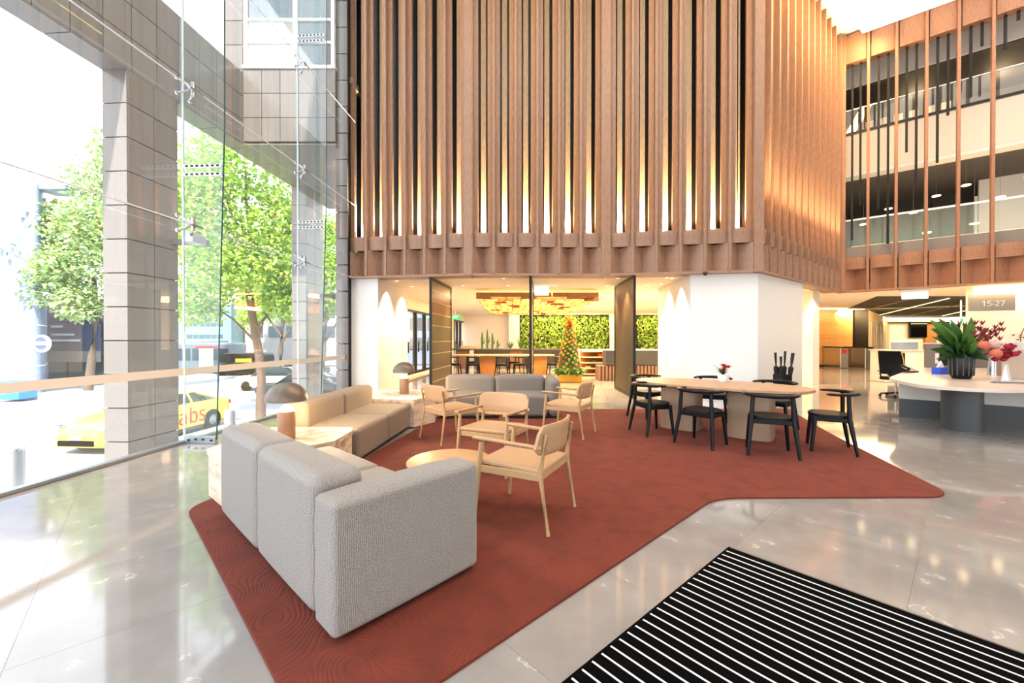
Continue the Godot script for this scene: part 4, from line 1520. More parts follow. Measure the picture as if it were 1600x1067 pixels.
func armchair(label: String) -> Node3D:
	var t := thing("armchair", label, "armchair")
	var w := 0.275
	for s in [-1.0, 1.0]:
		var m := MB.new()
		m.tube([pt(s * (w + 0.015), 0, 0.29), pt(s * w, 0.42, 0.25), pt(s * w, 0.60, 0.235)], [0.015, 0.021, 0.017], 8)
		obj("leg", m, mats.wood_ash, t)
		m = MB.new()
		m.tube([pt(s * (w + 0.01), 0, -0.32), pt(s * w, 0.42, -0.255), pt(s * (w - 0.005), 0.70, -0.30)], [0.015, 0.021, 0.014], 8)
		obj("leg", m, mats.wood_ash, t)
		m = MB.new()
		var rings := []
		for k in 7:
			var f := k / 6.0
			var d := lerpf(0.30, -0.27, f)
			var y := lerpf(0.625, 0.605, f)
			var hw := lerpf(0.022, 0.016, f)
			var c := pt(s * (w + 0.004), y, d)
			rings.append([c + Vector3(-hw, -0.012, 0), c + Vector3(-hw, 0.008, 0), c + Vector3(-hw * 0.6, 0.013, 0), c + Vector3(hw * 0.6, 0.013, 0), c + Vector3(hw, 0.008, 0), c + Vector3(hw, -0.012, 0)])
		m.loft(rings)
		obj("armrest", m, mats.wood_ash, t)
		m = MB.new()
		m.box(pt(s * w, 0.395, 0.0), Vector3(0.02, 0.055, 0.50), Basis(), 0.005)
		obj("side_rail", m, mats.wood_ash, t)
	for d in [0.245, -0.25]:
		var m := MB.new()
		m.box(pt(0, 0.395, d), Vector3(0.53, 0.055, 0.02), Basis(), 0.005)
		obj("rail", m, mats.wood_ash, t)
	var seat := MB.new()
	seat.box(pt(0, 0.435, 0.0), Vector3(0.535, 0.035, 0.525), Basis(Vector3.RIGHT, 0.03), 0.014, 3, Vector3(0, 0.008, 0))
	obj("seat", seat, mats.leather_tan, t)
	# curved back panel with rounded corners
	var bk := MB.new()
	var cols := 17
	var rowsn := 7
	var fr := []
	for side in [1.0, -1.0]:
		for k in cols:
			var u := k / float(cols - 1) * 2.0 - 1.0
			var half := 0.112
			var edge := absf(u)
			if edge > 0.78:
				half *= sqrt(maxf(1.0 - pow((edge - 0.78) / 0.22, 2) * 0.75, 0.04))
			var ring := []
			for j in rowsn:
				var q := j / float(rowsn - 1) * 2.0 - 1.0
				var y := 0.655 + q * half
				var curve := -0.315 + 0.075 * u * u - 0.03 * q * 0.5
				ring.append(pt(u * 0.305, y, curve + side * 0.011))
			fr.append(ring)
	var front := fr.slice(0, cols)
	var rear := fr.slice(cols, cols * 2)
	var loops := []
	for k in cols:
		var loop := []
		for j in rowsn:
			loop.append(front[k][j])
		for j in range(rowsn - 1, -1, -1):
			loop.append(rear[k][j])
		loops.append(loop)
	bk.loft(loops)
	obj("backrest", bk, mats.leather_tan, t)
	return t


# ---------------------------------------------------------------- oval table and its black chairs
func build_dining() -> void:
	var t := thing("dining_table", "large oval light oak table on two slab pedestals with black chairs round it", "table", pt(3.05, 0.016, 6.12), atan2(-1.5, 1.76))
	obj("tabletop", prism_of(oval(0, 0, 1.20, 0.60, 0, 56, 2.35), 0.69, 0.724, 0.006, true), mats.wood_table, t)
	obj("underside", prism_of(oval(0, 0, 1.14, 0.54, 0, 48, 2.35), 0.672, 0.69, 0.0, true), mats.black_matte, t)
	for x in [-0.50, 0.46]:
		var m := MB.new()
		m.prism(oval(x, 0, 0.28, 0.24, 0, 32, 4.5), 0.0, 0.672, 0.0, true)
		obj("pedestal", m, mats.pedestal_taupe, t)
	var c := dining_chair("black chair at the far left end of the oval table, nearest the open door", mats.black_ash, mats.black_leather)
	var g := "black chairs at the oval table"
	c.set_meta("group", g)
	seat_at(c, 2.42, 7.3, 0.45, -0.89)
	for e in [[2.08, 6.05, 0.98, 0.2, "black chair at the left end of the oval table, seen from its left side"], [2.52, 5.42, 0.80, 0.6, "black chair at the near side of the oval table, its back towards the armchairs"], [3.14, 4.98, 0.40, 0.91, "black chair at the near right of the oval table, closest to the camera"], [3.98, 5.14, -0.86, 0.5, "black chair at the right tip of the oval table, standing on the rug edge"], [3.42, 6.98, -0.5, -0.86, "black chair behind the middle of the oval table, behind the flower pot"], [4.02, 6.28, -0.75, -0.66, "black chair behind the right half of the oval table, in front of the umbrella stand"]]:
		var k := copy_of(c, Vector3.ZERO, 0, e[4], g)
		seat_at(k, e[0], e[1], e[2], e[3])
	# flower pot
	var p := thing("flower_pot", "small white pot of red flowers on the oval table", "flower pot", pt(3.26, 0.74, 6.32))
	var m := MB.new()
	m.lathe([Vector2(0, 0), Vector2(0.06, 0), Vector2(0.068, 0.01), Vector2(0.085, 0.11), Vector2(0.085, 0.12), Vector2(0.075, 0.12), Vector2(0.07, 0.1), Vector2(0, 0.1)], 24)
	obj("pot", m, mats.white_plastic, p)
	m = MB.new()
	for k in 9:
		var a := TAU * k / 9.0
		m.leaf(Vector3(0, 0.1, 0), Vector3(cos(a) * 0.14 - 0.03, 0.17 + 0.06 * (k % 3), sin(a) * 0.12), 0.025, Vector3.UP, 0.02)
	obj("leaves", m, mats.leaf_deep, p)
	for f in [[0.0, 0.26, 0.0], [0.06, 0.24, 0.03], [-0.02, 0.21, 0.06]]:
		m = MB.new()
		for k in 12:
			var a := TAU * k / 12.0
			var c0 := Vector3(f[0], f[1] - 0.03, f[2])
			m.leaf(c0, c0 + Vector3(cos(a) * 0.07, 0.03 + 0.03 * (k % 2), sin(a) * 0.07), 0.018, Vector3.UP, 0.012)
		m.ball(Vector3(f[0], f[1], f[2]), Vector3.ONE * 0.022)
		obj("flower", m, mats.red_flower, p)
	# umbrella stand by the white wall
	var u := thing("umbrella_stand", "square black umbrella stand on steel feet against the white wall behind the oval table", "umbrella stand", pt(5.78, 0, 8.75), 0.2)
	var sh := MB.new()
	for q in [[0, 0.115], [0, -0.115]]:
		sh.box(pt(0, 0.37, q[1]), Vector3(0.24, 0.56, 0.012))
		sh.box(pt(q[1], 0.37, 0), Vector3(0.012, 0.56, 0.24))
	sh.box(pt(0, 0.10, 0), Vector3(0.24, 0.02, 0.24))
	obj("bin", sh, mats.black_metal, u)
	for x in [-0.09, 0.09]:
		for d in [-0.09, 0.09]:
			obj("foot", span(x - 0.02, x + 0.02, 0, 0.09, d - 0.02, d + 0.02), mats.steel, u)
	var names := ["leftmost, short and upright", "second from the left", "third from the left, upright", "rightmost, leaning to the right with a thick handle"]
	for k in 4:
		var e = [[-0.07, 0.05, 0.30], [-0.05, -0.05, 0.22], [0.04, 0.05, 0.33], [0.06, -0.05, 0.30]][k]
		var n := thing("umbrella", "folded black umbrella in the umbrella stand, " + names[k], "umbrella", pt(5.78 + e[0], 0.115, 8.75 + e[1]), 0.0)
		n.rotation.z = [0.05, 0.02, -0.05, -0.13][k]
		var cl := MB.new()
		cl.tube([Vector3(0, 0.03, 0), Vector3(0, 0.45, 0), Vector3(0, 0.68, 0), Vector3(0, 0.72, 0)], [0.012, 0.035, 0.05, 0.02], 9)
		obj("canopy", cl, mats.black_matte, n)
		var hd := MB.new()
		hd.tube([Vector3(0, 0.70, 0), Vector3(0, 0.72 + e[2] * 0.5, 0), Vector3(0, 0.70 + e[2], 0)], [0.012, 0.022, 0.026] if k < 3 else [0.016, 0.032, 0.034], 8)
		obj("handle", hd, mats.black_metal, n)
	# dome camera over the white wall
	var dc := thing("dome_camera", "small black dome camera under the timber edge on the white wall", "camera", pt(4.41, 2.93, 9.35))
	m = MB.new()
	m.lathe([Vector2(0, 0), Vector2(0.06, 0), Vector2(0.065, -0.02), Vector2(0.055, -0.03), Vector2(0, -0.03)], 20)
	obj("housing", m, mats.charcoal, dc)
	m = MB.new()
	m.ball(Vector3(0, -0.035, 0), Vector3(0.05, 0.045, 0.05), 16, 8)
	obj("dome", m, mats.tv_black, dc)


func dining_chair(label: String, frame: Material, pad: Material) -> Node3D:
	var t := thing("dining_chair", label, "chair")
	for s in [-1.0, 1.0]:
		var m := MB.new()
		m.tube([pt(s * 0.225, 0, 0.20), pt(s * 0.19, 0.43, 0.16)], [0.018, 0.027], 10)
		obj("leg", m, frame, t)
		m = MB.new()
		m.tube([pt(s * 0.26, 0, -0.24), pt(s * 0.215, 0.42, -0.17), pt(s * 0.20, 0.70, -0.165)], [0.018, 0.027, 0.023], 10)
		obj("leg", m, frame, t)
		m = MB.new()
		m.box(pt(s * 0.20, 0.40, 0.0), Vector3(0.03, 0.05, 0.33), Basis(Vector3.UP, s * 0.07), 0.006)
		obj("side_rail", m, frame, t)
	for d in [0.16, -0.17]:
		var m := MB.new()
		m.box(pt(0, 0.40, d), Vector3(0.40, 0.05, 0.03), Basis(), 0.006)
		obj("rail", m, frame, t)
	var st := MB.new()
	st.prism(oval(0, 0.0, 0.225, 0.215, 0, 36, 2.6), 0.425, 0.462, 0.014, true)
	obj("seat", st, pad, t)
	# bent top rail with flattened, widening back
	var rl := MB.new()
	var rings := []
	for k in 25:
		var a := lerpf(-1.9, 1.9, k / 24.0)
		var e := absf(a) / 1.9
		var p := pt(sin(a) * 0.275, 0.715, -0.02 - cos(a) * 0.245)
		var o := Vector3(sin(a), 0, cos(a))
		var wd := lerpf(0.045, 0.026, e) * (0.35 if k == 0 or k == 24 else 1.0)
		var th := lerpf(0.026, 0.016, e) * (0.5 if k == 0 or k == 24 else 1.0)
		var ring := []
		for j in 10:
			var b := TAU * j / 10.0
			ring.append(p + o * cos(b) * wd + Vector3.UP * sin(b) * th)
		rings.append(ring)
	rl.loft(rings)
	obj("top_rail", rl, frame, t)
	return t


# ---------------------------------------------------------------- cafe behind the pivot doors
func build_cafe() -> void:
	var turn := atan2(0.9976, 0.0698)
	# left side: wall with black framed windows
	var wl := structure("wall_cafe_left", pt(facade_x(12.4), 0, 12.4), turn)
	obj("head_panel", span(0, 13.3, 2.5, 2.93, 0, 0.2), mats.cream_paint, wl)
	obj("panel", span(0, 2.2, 0.0, 2.5, 0, 0.2), mats.cream_paint, wl)
	obj("panel", span(8.4, 10.4, 0.0, 2.5, 0, 0.2), mats.cream_paint, wl)
	obj("sill_panel", span(2.2, 13.3, 0.0, 0.12, 0, 0.2), mats.cream_paint, wl)
	for k in 2:
		var u0: float = [2.2, 10.4][k]
		var n: int = [5, 3][k]
		var w := structure("window_%d" % (6 + k), pt(facade_x(12.4), 0, 12.4), turn)
		var step: float = [6.2, 2.9][k] / n
		for i in n + 1:
			obj("frame", span(u0 + i * step - 0.05, u0 + i * step + 0.05, 0.12, 2.5, -0.03, 0.12), mats.black_metal, w)
		for y in [0.14, 2.46]:
			obj("frame", span(u0, u0 + n * step, y - 0.04, y + 0.04, -0.03, 0.12), mats.black_metal, w)
		for i in n:
			obj("pane", span(u0 + i * step + 0.05, u0 + (i + 1) * step - 0.05, 0.18, 2.42, 0.03, 0.042), mats.pane, w)
		for i in n:
			obj("handle", span(u0 + i * step + 0.1, u0 + i * step + 0.13, 0.9, 1.3, -0.09, -0.05), mats.black_metal, w)
	var wb := structure("wall_cafe_back")
	obj("panel", span(-3.4, 12.5, 0, 2.93, 25.5, 25.8), mats.cream_paint, wb)
	obj("pilaster", span(-0.2, 0.46, 0, 2.93, 25.1, 25.5), mats.white_paint, wb)
	obj("pilaster", span(6.0, 6.6, 0, 2.93, 25.1, 25.5), mats.white_paint, wb)
	var wr := structure("wall_cafe_right")
	obj("panel", span(9.4, 9.6, 0, 2.93, 12.8, 25.5), mats.cream_paint, wr)
	# pivot doors standing open at right angles to the timber wall
	var doors := [[-1.98, 9.95, -1.79, 12.0, "bronze framed pivot door at the left of the opening, standing open behind the far sofa"], [0.44, 9.75, 0.60, 11.9, "pivot door in the middle of the opening, seen exactly edge on as a black line"], [2.88, 9.62, 2.95, 11.7, "bronze pivot door at the right of the opening, ribbed and standing open"]]
	for i in 3:
		var q = doors[i]
		var len := Vector2(q[2] - q[0], q[3] - q[1]).length()
		var t := thing("pivot_door", q[4], "door", pt(q[0], 0.008, q[1]), atan2(q[3] - q[1], q[2] - q[0]))
		for u in [0.0, len - 0.06]:
			obj("stile", span(u, u + 0.06, 0, 2.9, -0.03, 0.03, 0.004), mats.bronze_dark, t)
		for y in [0.0, 2.84]:
			obj("rail", span(0.06, len - 0.06, y, y + 0.06, -0.03, 0.03), mats.bronze_dark, t)
		obj("panel", span(0.06, len - 0.06, 0.06, 2.84, -0.012, 0.012), mats.bronze, t)
		if i == 2:
			var rib := span(0, 0.05, 0.07, 2.83, -0.024, 0.024).mesh()
			for k in 24:
				obj("slat", rib, mats.bronze_slat, t).position.x = 0.09 + k * (len - 0.2) / 24.0
		else:
			for y in [0.32, 0.62, 1.02, 1.32, 1.72, 2.02, 2.32, 2.58]:
				obj("cross_bar", span(0.06, len - 0.06, y, y + 0.025, -0.02, 0.02), mats.brass_line, t)
	# timber waffle raft under the ceiling: crossed boards
	var raft := thing("ceiling_raft", "hanging raft of crossed timber boards glowing under the cafe ceiling", "ceiling raft", pt(0.85, 2.62, 16.5))
	var hw := 1.85
	var hd := 4.1
	var sx := hw * 2 / 8.0
	var sd := hd * 2 / 11.0
	for j in 12:
		var d := -hd + j * sd
		for i in 9:
			var x := -hw + i * sx + (sx * 0.22 if j % 2 else -sx * 0.22)
			var low := 0.0 if (i * 2 + j) % 3 == 0 else 0.06
			if j < 11 and (i + j * 2) % 5:
				obj("long_board", span(x - 0.02, x + 0.02, low, 0.2, d, d + sd), mats.wood_grid, raft)
			if i < 8:
				obj("cross_board", span(x + 0.02, x + sx - 0.02, low, 0.19, d - 0.02, d + 0.02), mats.wood_grid, raft)
				if (i * 3 + j * 2) % 7 == 0 and j < 11:
					obj("cap_board", span(x + 0.02, x + sx - 0.02, 0.12, 0.14, d + 0.02, d + sd), mats.wood_grid, raft)
	for x in [-1.2, 1.2]:
		for d in [-3.0, 3.0]:
			obj("hanger", span(x - 0.01, x + 0.01, 0.2, 0.31, d - 0.01, d + 0.01), mats.steel_satin, raft)
	area("raft_light", pt(0.85, 2.90, 16.5), Vector3.DOWN, Vector2(3.4, 7.6), 75.0, Color(1.0, 0.80, 0.52))
	for p in [[0.4, 11.2, "bright white box sign hung under the soffit between the open pivot doors"]]:
		var s := thing("light_box", p[2], "sign", pt(p[0] + 0.45, 2.66, p[1] + 0.5))
		obj("case", span(-0.20, 0.20, 0, 0.24, 0, 0.05, 0.01), mats.sign_white, s)
		obj("bracket", span(-0.02, 0.02, 0.24, 0.27, 0.01, 0.04), mats.white_frame, s)
	var ex := thing("exit_sign", "small green exit sign hanging in the cafe beyond the left pivot door", "sign", pt(-2.75, 2.36, 19.9))
	obj("case", span(-0.26, 0.26, 0, 0.22, 0, 0.05), mats.sign_green, ex)
	obj("bracket", span(-0.02, 0.02, 0.22, 0.57, 0.01, 0.04), mats.white_frame, ex)
	text("lettering", "EXIT", 0.14, pt(0, 0.11, -0.006), 0, mats.sign_white, ex)
	# living walls
	var cols := green_set(Color(0.42, 0.60, 0.10), 40, 0.4)
	cols.append(Color(0.75, 0.78, 0.45))
	cols.append(Color(0.08, 0.18, 0.04))
	var leaf := leaf_card(0.05, 0.16)
	for k in 2:
		var x0: float = [0.48, 7.7][k]
		var x1: float = [5.98, 9.35][k]
		var g := thing("living_wall", ["living green wall across the back of the cafe behind the flower tree", "narrow living green wall seen right of the ribbed pivot door"][k], "green wall", pt(x0, 0.82, 25.4))
		obj("frame", span(0, x1 - x0, 0, 2.08, -0.06, 0.09), mats.black_matte, g)
		var places := []
		for i in int((x1 - x0) * 560):
			var b := Basis.from_euler(Vector3(rng.randf_range(-1.6, 0.6), rng.randf_range(-1.3, 1.3) + PI, rng.randf_range(-0.8, 0.8))).scaled(Vector3.ONE * rng.randf_range(0.7, 1.5))
			places.append(Transform3D(b, pt(rng.randf_range(0.05, x1 - x0 - 0.05), rng.randf_range(0.03, 2.02), -rng.randf_range(0.04, 0.14))))
		many("leaves", leaf, mats.leaf_wall, places, cols, g)
	area("living_wall_light", pt(3.2, 2.85, 24.3), Vector3(0, -0.6, -0.8), Vector2(5.2, 0.3), 15.0, Color(1.0, 0.92, 0.7))
	area("living_wall_light_small", pt(8.5, 2.85, 24.3), Vector3(0, -0.6, -0.8), Vector2(1.6, 0.3), 5.0, Color(1.0, 0.92, 0.7))
	# planter ledge with cacti, white bench under the living wall
	var pl := thing("planter", "long dark planter ledge along the back wall of the cafe", "planter", pt(-2.2, 0, 23.6))
	obj("box", span(0, 5.0, 0, 0.78, 0, 0.6), mats.grey_dark, pl)
	obj("rim", span(-0.02, 5.02, 0.78, 0.82, -0.02, 0.62), mats.grey_paint, pl)
	for e in [[-1.75, 1.0, 0, "slender cactus at the left end of the planter ledge"], [-1.45, 1.15, 0, "tallest cactus in the planter ledge, second from the left"], [-1.15, 0.95, 0, "column cactus in the planter ledge, third from the left"], [-0.85, 0.55, 0, "short cactus in the planter ledge, fourth from the left"], [-0.1, 0.5, 1, "small spiky plant in the middle of the planter ledge"], [0.5, 0.75, 1, "larger spiky plant in the planter ledge before the white pilaster"], [1.05, 0.55, 0, "short cactus at the right end of the planter ledge"]]:
		var c := thing("cactus" if e[2] == 0 else "succulent", e[3], "cactus" if e[2] == 0 else "plant", pt(e[0], 0.822, 23.9), 0.0, "cacti in the planter ledge" if e[2] == 0 else "spiky plants in the planter ledge")
		var m := MB.new()
		if e[2] == 0:
			m.tube([Vector3(0, 0, 0), Vector3(0.01, e[1] * 0.6, 0), Vector3(0, e[1], 0)], [0.06, 0.07, 0.02], 8)
			m.tube([Vector3(0.05, e[1] * 0.3, 0), Vector3(0.12, e[1] * 0.4, 0), Vector3(0.13, e[1] * 0.65, 0)], [0.03, 0.035, 0.01], 6)
		else:
			for k in 11:
				var a := TAU * k / 11.0
				m.leaf(Vector3.ZERO, Vector3(cos(a) * 0.25, e[1] * (0.7 + 0.3 * (k % 2)), sin(a) * 0.25), 0.035, Vector3(cos(a), 0.2, sin(a)), 0.0)
		obj("stem" if e[2] == 0 else "leaves", m, mats.leaf_mid, c)
	var wbn := thing("bench", "white built-in bench below the living green wall", "bench", pt(2.9, 0, 22.6))
	obj("body", span(0, 3.0, 0, 0.84, 0, 1.2, 0.01), mats.white_paint, wbn)
	# long tables
	var t := thing("cafe_table", "long oak cafe table on amber slab legs behind the far sofa", "table", pt(-0.4, 0, 16.3))
	obj("tabletop", prism_of(oval(0, 0.35, 2.12, 0.5, 0, 40, 4.0), 0.74, 0.78, 0.005, true), mats.wood_table, t)
	for x in [-0.62, 1.45]:
		obj("pedestal", prism_of(oval(x, 0.35, 0.36, 0.2, 0, 28, 5.0), 0, 0.74, 0.0, true), mats.wood_amber, t)
	var t2 := thing("cafe_table", "dark long counter table farther back in the cafe, behind the oak table", "table", pt(0.0, 0, 20.0))
	obj("tabletop", span(-3.0, 3.0, 0.88, 0.94, -0.4, 0.4, 0.01), mats.grey_dark, t2)
	for x in [-2.4, 0.2, 2.6]:
		obj("pedestal", span(x - 0.3, x + 0.3, 0, 0.88, -0.25, 0.25, 0.01), mats.wood_dark, t2)
	var c := dining_chair("black cafe chair at the long oak table in the cafe", mats.black_ash, mats.black_leather)
	c.set_meta("group", "black chairs at the long cafe table")
	seat_at(c, -2.25, 15.95, 0.2, 1, 0.0)
	var pos := ["second", "third", "fourth", "fifth"]
	var nth := 0
	c.set_meta("label", "black cafe chair at the near side of the long oak table, first from the left")
	for e in [[-1.5, 15.9, -0.1, 1.0], [-0.35, 15.75, 0.3, 1.0], [0.3, 15.95, -0.2, 1.0], [1.62, 16.2, -0.9, 0.35], [-1.7, 17.35, 0.1, -1.0], [-0.9, 17.4, -0.1, -1.0], [0.1, 17.4, 0.1, -1.0], [0.9, 17.4, 0.0, -1.0]]:
		var said: String = "black cafe chair at the near side of the long oak table, " + pos[nth] + " from the left" if nth < 4 else "black cafe chair at the far side of the long oak table, " + ["first", "second", "third", "fourth"][nth - 4] + " from the left"
		nth += 1
		var k := copy_of(c, Vector3.ZERO, 0, said, "black chairs at the long cafe table")
		seat_at(k, e[0], e[1], e[2], e[3], 0.0)
	var cr := thing("storage_crate", "small wooden crate of things on the dark counter in the cafe", "crate", pt(-2.5, 0.94, 19.8))
	obj("box", span(0, 0.9, 0, 0.14, 0, 0.3, 0.01), mats.wood_table, cr)
	obj("bottle", span(-0.25, -0.1, 0, 0.22, 0, 0.15, 0.03), mats.charcoal, cr)
	# flower tree in a gold planter
	var ft := thing("flower_tree", "tall cone of orange and yellow flowers in a square gold planter", "flower tree", pt(1.90, 0, 13.6))
	obj("planter", span(-0.36, 0.36, 0, 0.26, -0.36, 0.36, 0.012), mats.gold, ft)
	var m := MB.new()
	m.lathe([Vector2(0.0, 2.2), Vector2(0.06, 2.12), Vector2(0.15, 1.7), Vector2(0.24, 1.2), Vector2(0.33, 0.75), Vector2(0.38, 0.42), Vector2(0.46, 0.34), Vector2(0.46, 0.26), Vector2(0, 0.26)], 24)
	obj("cone", m, mats.leaf_deep, ft)
	var fcol := [mat("flower_orange", Color(0.78, 0.20, 0.05), 0.6), mat("flower_yellow", Color(0.84, 0.64, 0.10), 0.6), mat("flower_lime", Color(0.66, 0.72, 0.22), 0.6), mat("flower_crimson", Color(0.62, 0.10, 0.08), 0.6)]
	var fm := MB.new()
	for k in 6:
		var a := TAU * k / 6.0
		fm.leaf(Vector3.ZERO, Vector3(cos(a) * 0.06, 0.035, sin(a) * 0.06), 0.024, Vector3.UP, 0.01, 2)
	fm.ball(Vector3(0, 0.012, 0), Vector3.ONE * 0.02, 6, 4)
	var fmesh := fm.mesh()
	for k in 170:
		var y := 0.36 + 1.8 * pow(k / 170.0, 1.15)
		var rad := 0.05 + 0.36 * pow(1.0 - (y - 0.34) / 1.9, 0.85)
		var a := k * 2.399
		var o := obj("flower", fmesh, fcol[[0, 1, 2, 1, 2, 2, 1, 3][rng.randi() % 8]], ft)
		o.position = Vector3(cos(a) * rad, y, sin(a) * rad)
		o.basis = Basis(Vector3(sin(a), 0, -cos(a)).normalized(), -1.2) if true else Basis()
		o.scale = Vector3.ONE * rng.randf_range(1.0, 1.6)
	var base_leaves := []
	for k in 260:
		var a := rng.randf() * TAU
		var q := Vector3(cos(a), 0, sin(a)) * rng.randf_range(0.34, 0.50) + Vector3.UP * rng.randf_range(0.28, 0.38)
		base_leaves.append(Transform3D(Basis.from_euler(Vector3(rng.randf_range(-0.6, 0.9), rng.randf() * TAU, 0)), q))
	many("leaves", leaf, mats.leaf_wall, base_leaves, green_set(Color(0.12, 0.28, 0.05), 20, 0.5), ft)
	# stepped bench with shelves, and the ribbed cabinet
	var sb := thing("bookshelf", "low curved stack of timber shelves with books right of the flower tree", "shelf", pt(2.7, 0, 15.6))
	for k in 5:
		obj("shelf", prism_of([[0.0, 0], [1.35, 0], [1.35, 0.55], [-0.15 + k * 0.05, 0.55]], 0.05 + k * 0.215, 0.09 + k * 0.215), mats.wood_pale, sb)
	obj("back_panel", span(0.0, 1.35, 0, 0.95, 0.55, 0.6), mats.wood_amber, sb)
	obj("side_panel", span(1.3, 1.35, 0, 0.95, 0, 0.55), mats.wood_amber, sb)
	for k in 5:
		var bk := thing("book", ["white", "navy", "orange", "charcoal", "cream"][k] + " book lying in the low timber shelves right of the flower tree", "book", pt(2.85 + k * 0.23, 0.092 + 0.215 * (1 + k % 3), 15.75), 0.0, "books in the low timber shelves")
		obj("cover", span(0, 0.19, 0, 0.05 + 0.03 * (k % 3), 0, 0.26, 0.004), [mats.white_paint, mats.navy, mats.orange_signal, mats.charcoal, mats.cream_paint][k % 5], bk)
	var cb := thing("cabinet", "grey cabinet on a ribbed timber plinth beyond the right pivot door", "cabinet", pt(3.2, 0, 13.9))
	obj("body", span(0.0, 2.5, 0.52, 1.02, 0, 0.6, 0.008), mats.charcoal, cb)
	obj("top", span(-0.02, 2.52, 1.02, 1.05, -0.02, 0.62), mats.cream_paint, cb)
	obj("plinth", span(-0.25, 3.4, 0, 0.5, 0.05, 0.6), mats.wood_dark, cb)
	for k in 30:
		obj("rib", span(-0.25 + k * 0.12, -0.19 + k * 0.12, 0.01, 0.5, 0.02, 0.05), mats.wood_slat, cb)
	obj("end_panel", span(2.6, 3.4, 0, 1.25, -0.1, 0.0), mats.wood_dark, cb)


# ---------------------------------------------------------------- reception on the right
func build_reception() -> void:
	# long honey timber wall, dark opening and lift wall behind
	var w := structure("wall_reception_timber")
	obj("backing", span(12.0, 17.4, 0, 3.0, 20.9, 21.1), mats.black_matte, w)
	for k in 13:
		obj("plank", span(12.0, 17.35, 0.10 + k * 0.219, 0.315 + k * 0.219, 20.86, 20.9), mats.wood_honey if k % 3 else mats.wood_honey_b, w)
	obj("reveal", span(17.4, 18.1, 0, 3.0, 20.8, 21.1), mats.bronze_dark, w)
	var lw := structure("wall_lifts", pt(18.15, 0, 20.9), atan2(9.0, 9.4))
	obj("backing", span(0, 13, 0, 3.0, 0.05, 0.2), mats.cream_paint, lw)
	for k in 14:
		obj("plank", span(0, 13, 0.01 + k * 0.213, 0.215 + k * 0.213, 0.0, 0.05), mats.wood_pale, lw)
	for k in 4:
		obj("dark_strip", span(1.7 + k * 2.5, 2.3 + k * 2.5, 0.02, 2.3, -0.02, 0.03), mats.steel_satin, lw)
	area("lift_cove", pt(18.6, 2.8, 19.4), Vector3(0.5, -0.5, -0.7), Vector2(8.0, 0.3), 60.0, Color(1.0, 0.84, 0.6))
	area("timber_wall_cove", pt(14.6, 2.85, 19.9), Vector3(0, -0.5, -0.8), Vector2(5.5, 0.25), 10.0, Color(1.0, 0.86, 0.66))
	var ct := thing("cove_light", "long glowing cove strip along the ceiling above the honey timber wall", "light", pt(14.7, 2.86, 20.2))
	obj("strip", span(-2.7, 2.7, 0, 0.05, 0, 0.1, 0.01), mats.cove_glow, ct)
	var bk := structure("wall_reception_back")
	obj("panel", span(20, 40, 0, 3.2, 30.0, 30.2), mats.cream_paint, bk)
	obj("bulkhead", span(20, 40, 2.62, 3.2, 28.3, 28.5), mats.cream_paint, bk)
	area("reception_back_cove", pt(29.0, 2.85, 26.6), Vector3(0, -0.35, -0.9), Vector2(12.0, 0.4), 70.0, Color(1.0, 0.88, 0.68))
	obj("orange_panel", span(30.1, 30.9, 0.6, 2.7, 29.8, 30.0), mats.wood_amber, bk)
	var fl2 := structure("floor_lobby")
	obj("slab", span(22, 42, -0.3, -0.004, 5, 31), mats.floor_stone_1, fl2)
	var dk := structure("ceiling_dark")
	obj("slab", prism_of([[13.0, 14.6], [20.0, 14.6], [34, 31], [22, 31], [17.0, 20.9]], 2.90, 2.925), mats.grey_dark, dk)
	obj("slab", span(22, 42, 2.93, 3.2, 5, 31), mats.grey_dark, dk)
	for k in 4:
		var m := MB.new()
		m.tube([pt(14.5 + k * 1.3, 2.88, 14.8), pt(21.0 + k * 2.1, 2.88, 26.0)], 0.014, 6)
		obj("light_track", m, mats.cove_glow if k % 2 else mats.steel_satin, dk)
	var sw := structure("wall_sign_pier", pt(13.5, 0, 12.0), atan2(-0.35, 1.0))
	obj("panel", span(0.0, 6, 0, 2.93, 0, 0.3), mats.cream_paint, sw)
	var ls := thing("wall_sign", "grey overhead sign reading 15-27 on the cream pier behind the flower arrangement", "sign", pt(13.05, 2.2, 11.7), atan2(-0.35, 1.0))
	obj("board", span(0.0, 0.98, 0, 0.46, 0, 0.06), mats.grey_paint, ls)
	text("lettering", "15-27", 0.2, pt(0.52, 0.2, -0.006), 0, mats.white_frame, ls)
	area("sign_pier_cove", pt(14.4, 2.88, 11.2), Vector3(0.2, -0.6, -0.6), Vector2(3.5, 0.25), 7.0, Color(1.0, 0.86, 0.62))
	var cs := thing("cove_light", "bright cove strip above the cream sign pier at the right edge", "light", pt(13.5, 2.87, 11.85), atan2(-0.35, 1.0))
	obj("strip", span(0.05, 4.2, -0.04, 0.04, 0.0, 0.08, 0.01), mats.cove_glow, cs)
	# hanging lit exit signs
	var e1 := thing("exit_sign", "bright white exit light box hung from the cream soffit over reception", "sign", pt(12.15, 2.62, 12.35), -0.4)
	obj("case", span(-0.30, 0.30, 0, 0.20, 0, 0.05, 0.01), mats.sign_white, e1)
	obj("mounting_plate", span(-0.36, 0.36, 0.24, 0.28, -0.03, 0.08), mats.white_frame, e1)
	obj("hanger", span(-0.02, 0.02, 0.2, 0.31, 0.01, 0.04), mats.white_frame, e1)
	var e2 := thing("exit_sign", "small white exit sign with a green mark behind the flower arrangement", "sign", pt(17.0, 1.98, 15.5), -0.4)
	obj("case", span(-0.30, 0.30, 0, 0.26, 0, 0.05), mats.sign_white, e2)
